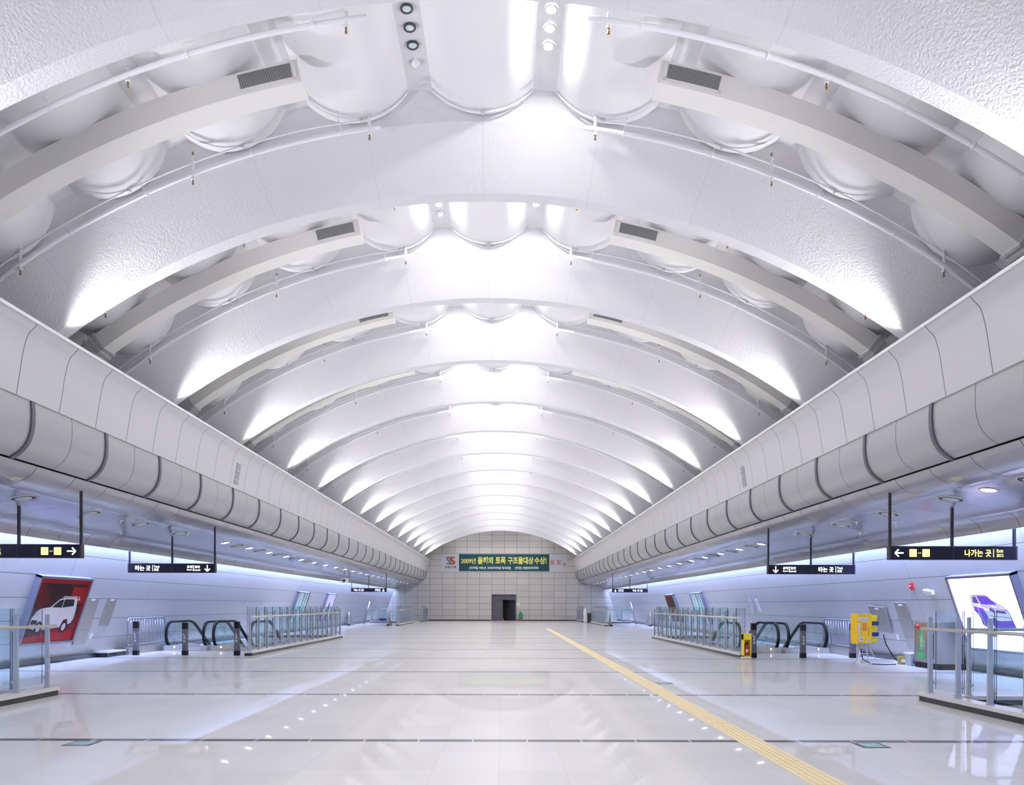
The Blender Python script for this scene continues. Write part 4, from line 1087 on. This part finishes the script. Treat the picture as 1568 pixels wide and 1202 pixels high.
dr = empty('door_1', ((DX0 + DX1) / 2, D, 0))
hw = (DX1 - DX0) / 2
f = MB(); f.box(-hw, -hw + .07, -.02, .3, 0, DZ); f.box(hw - .07, hw, -.02, .3, 0, DZ); f.box(-hw, hw, -.02, .3, DZ - .07, DZ); f.box(-hw + .07, hw - .07, .1, .2, DZ - .52, DZ - .07); f.build('door_frame', M['steel_dark'], dr)
lf = MB(); lf.box(0, 1.02, -.025, .025, 0, DZ - .52); l1 = lf.build('door_leaf', M['steel_dark'], dr, (-hw + .07, .16, 0)); l1.rotation_euler = (0, 0, R(3))
l2 = MB().box(-1.04, 0, -.025, .025, 0, DZ - .52).build('door_leaf', M['blue_dark'], dr, (hw - .07, .16, 0)); l2.rotation_euler = (0, 0, R(-38))
MB().box(-.98, -.94, -.06, .0, .98, 1.10).build('door_handle', M['steel'], l2)
tag(dr, 'grey double door standing ajar in the end wall', 'door', kind='structure')
bk = MB(); bk.box(-2.5, 3, D + 2.6, D + 2.7, 0, 3.4); bk.box(-2.5, 3, D + .3, D + 2.7, 3.3, 3.4); bk.box(-2.6, -2.5, D + .3, D + 2.7, 0, 3.4); bk.box(3, 3.1, D + .3, D + 2.7, 0, 3.4); bk.box(-2.5, 3, D + .3, D + 2.7, -.1, 0)
tag(bk.build('wall_back_room', M['blue_dark']), 'dark room behind the door in the end wall', 'wall', kind='structure')
def cone(x, y, lab):
    t = empty('warning_light', (x, y, 0)); MB().lathe([(.0001, 0), (.09, 0), (.07, .04), (.045, .2), (.0001, .24)], n=14).build('lamp_body', M['red'], t); MB().lathe([(.065, .05), (.06, .1)], n=14).build('white_band', M['white'], t); tag(t, lab, 'warning light', 'red warning lights at the end door')
cone(.22, D - .15, 'small red warning light in the gap of the double door'); cone(1.56, D - .35, 'small red warning light at the foot of the green tank')
t = empty('notice_plate', (1.66, D - .004, 1.44)); MB().box(-.14, .14, -.01, .004, 0, .27).build('plate', M['paper'], t); MB().prism([(-.07, .07), (.07, .07), (0, .19)], -.013, -.01, 'xz').build('warning_triangle', M['yellow'], t); tag(t, 'white notice with a yellow triangle right of the end door', 'notice')
t = empty('green_tank', (1.87, D - .35, 0))
MB().lathe([(.0001, .12), (.17, .12), (.18, .16), (.18, .66), (.14, .78), (.07, .84), (.06, .90), (.0001, .91)], n=22).build('tank_body', M['green'], t)
MB().box(-.2, .2, -.2, .2, 0, .12).build('tank_base', M['red'], t); MB().tube([(.0, -.19, .3), (.0, -.2, .55)], .02, 6).build('tank_strap', M['steel'], t)
tag(t, 'green upright tank on a red base right of the end door', 'tank')
# things near the far corners
t = empty('waste_bin', (7.62, 66.4, 0)); MB().hexa([(-.26, -.26, 0), (.26, -.26, 0), (.26, .26, 0), (-.26, .26, 0), (-.31, -.31, .82), (.31, -.31, .82), (.31, .31, .82), (-.31, .31, .82)]).build('bin_body', M['brown'], t); MB().box(-.34, .34, -.34, .34, .82, .95).build('bin_rim', M['grey'], t)
t.location = (7.60, 66.5, 0); t.scale = (.72, .72, 1); tag(t, 'dark brown waste bin by the far right balustrade', 'bin')
def blob(name, prof, n=14, seed=1):
    random.seed(seed); mb = MB(); rings = []
    for r, z in prof:
        k = len(mb.v); rings.append(k)
        for j in range(n): a = 2 * math.pi * j / n; q = r * (1 + .22 * (random.random() - .5)); mb.v.append((q * math.cos(a), q * .8 * math.sin(a), z + .03 * (random.random() - .5)))
    for a, b in zip(rings, rings[1:]):
        for j in range(n): mb.face([a + j, a + (j + 1) % n, b + (j + 1) % n, b + j], sm=True)
    return mb
t = empty('rubbish_bag', (7.20, 66.4, 0)); blob('b', [(.02, 0), (.13, .02), (.16, .25), (.12, .5), (.15, .8), (.16, 1.0), (.07, 1.2), (.03, 1.28)]).build('bag_body', M['paper'], t); tag(t, 'white plastic rubbish bag leaning beside the dark bin', 'bag')
for q in (-1, 1):
    t = empty('leaning_pole', (q * 10.93, 63.0, 0)); MB().tube([(0, 0, .02), (-q * .42, .1, 1.75)], .05, 8).build('pole_tube', M['steel_dull'], t); MB().tube([(0, 0, 0), (-q * .02, 0, .08)], .06, 8).build('pole_foot', M['black'], t); tag(t, 'grey pole leaning at the wall beside the %s stair opening' % SIDE[q], 'pole')
t = empty('floor_scrubber', (-10.0, 66.6, 0)); MB().box(-.35, .35, -.25, .25, .06, .35).build('scrubber_body', M['navy'], t); MB().tube([(.3, 0, .3), (.7, 0, 1.0)], .025, 6).build('push_handle', M['black'], t); MB().cyl((0, 0, 0), .25, .07).build('brush', M['black'], t); tag(t, 'blue floor scrubber behind the far left glass screen', 'scrubber')
t = empty('hand_truck', (-7.9, 66.6, 0)); MB().tube([(0, 0, .1), (.05, 0, 1.25)], .035, 8).build('upright', M['black'], t); MB().box(-.2, .2, -.2, .1, .02, .08).build('toe_plate', M['black'], t)
for q in (-.2, .2): MB().cyl((q - .03, 0, .1), .1, .06, axis='x').build('wheel', M['black'], t)
MB().box(-.26, .0, -.15, .15, .08, .45).build('load_box', simple('dusty_rose_box', (.30, .16, .18), .6), t); tag(t, 'black hand truck with a box behind the far left glass screen', 'hand truck')
# surveillance camera under the left aisle ceiling
z0 = soff_z(9.0); t = empty('security_camera', (-9.0, 46.0, z0))
MB().tube([(0, 0, .02), (0, 0, -.28)], .03, 8).build('mount_pole', M['white'], t); MB().box(-.14, .14, -.30, .22, -.56, -.28).build('camera_housing', M['white'], t); MB().cyl((0, -.30, -.42), .07, -.03, axis='y', n=12).build('camera_lens', M['black'], t)
tag(t, 'white box security camera hanging from the left aisle ceiling', 'camera')
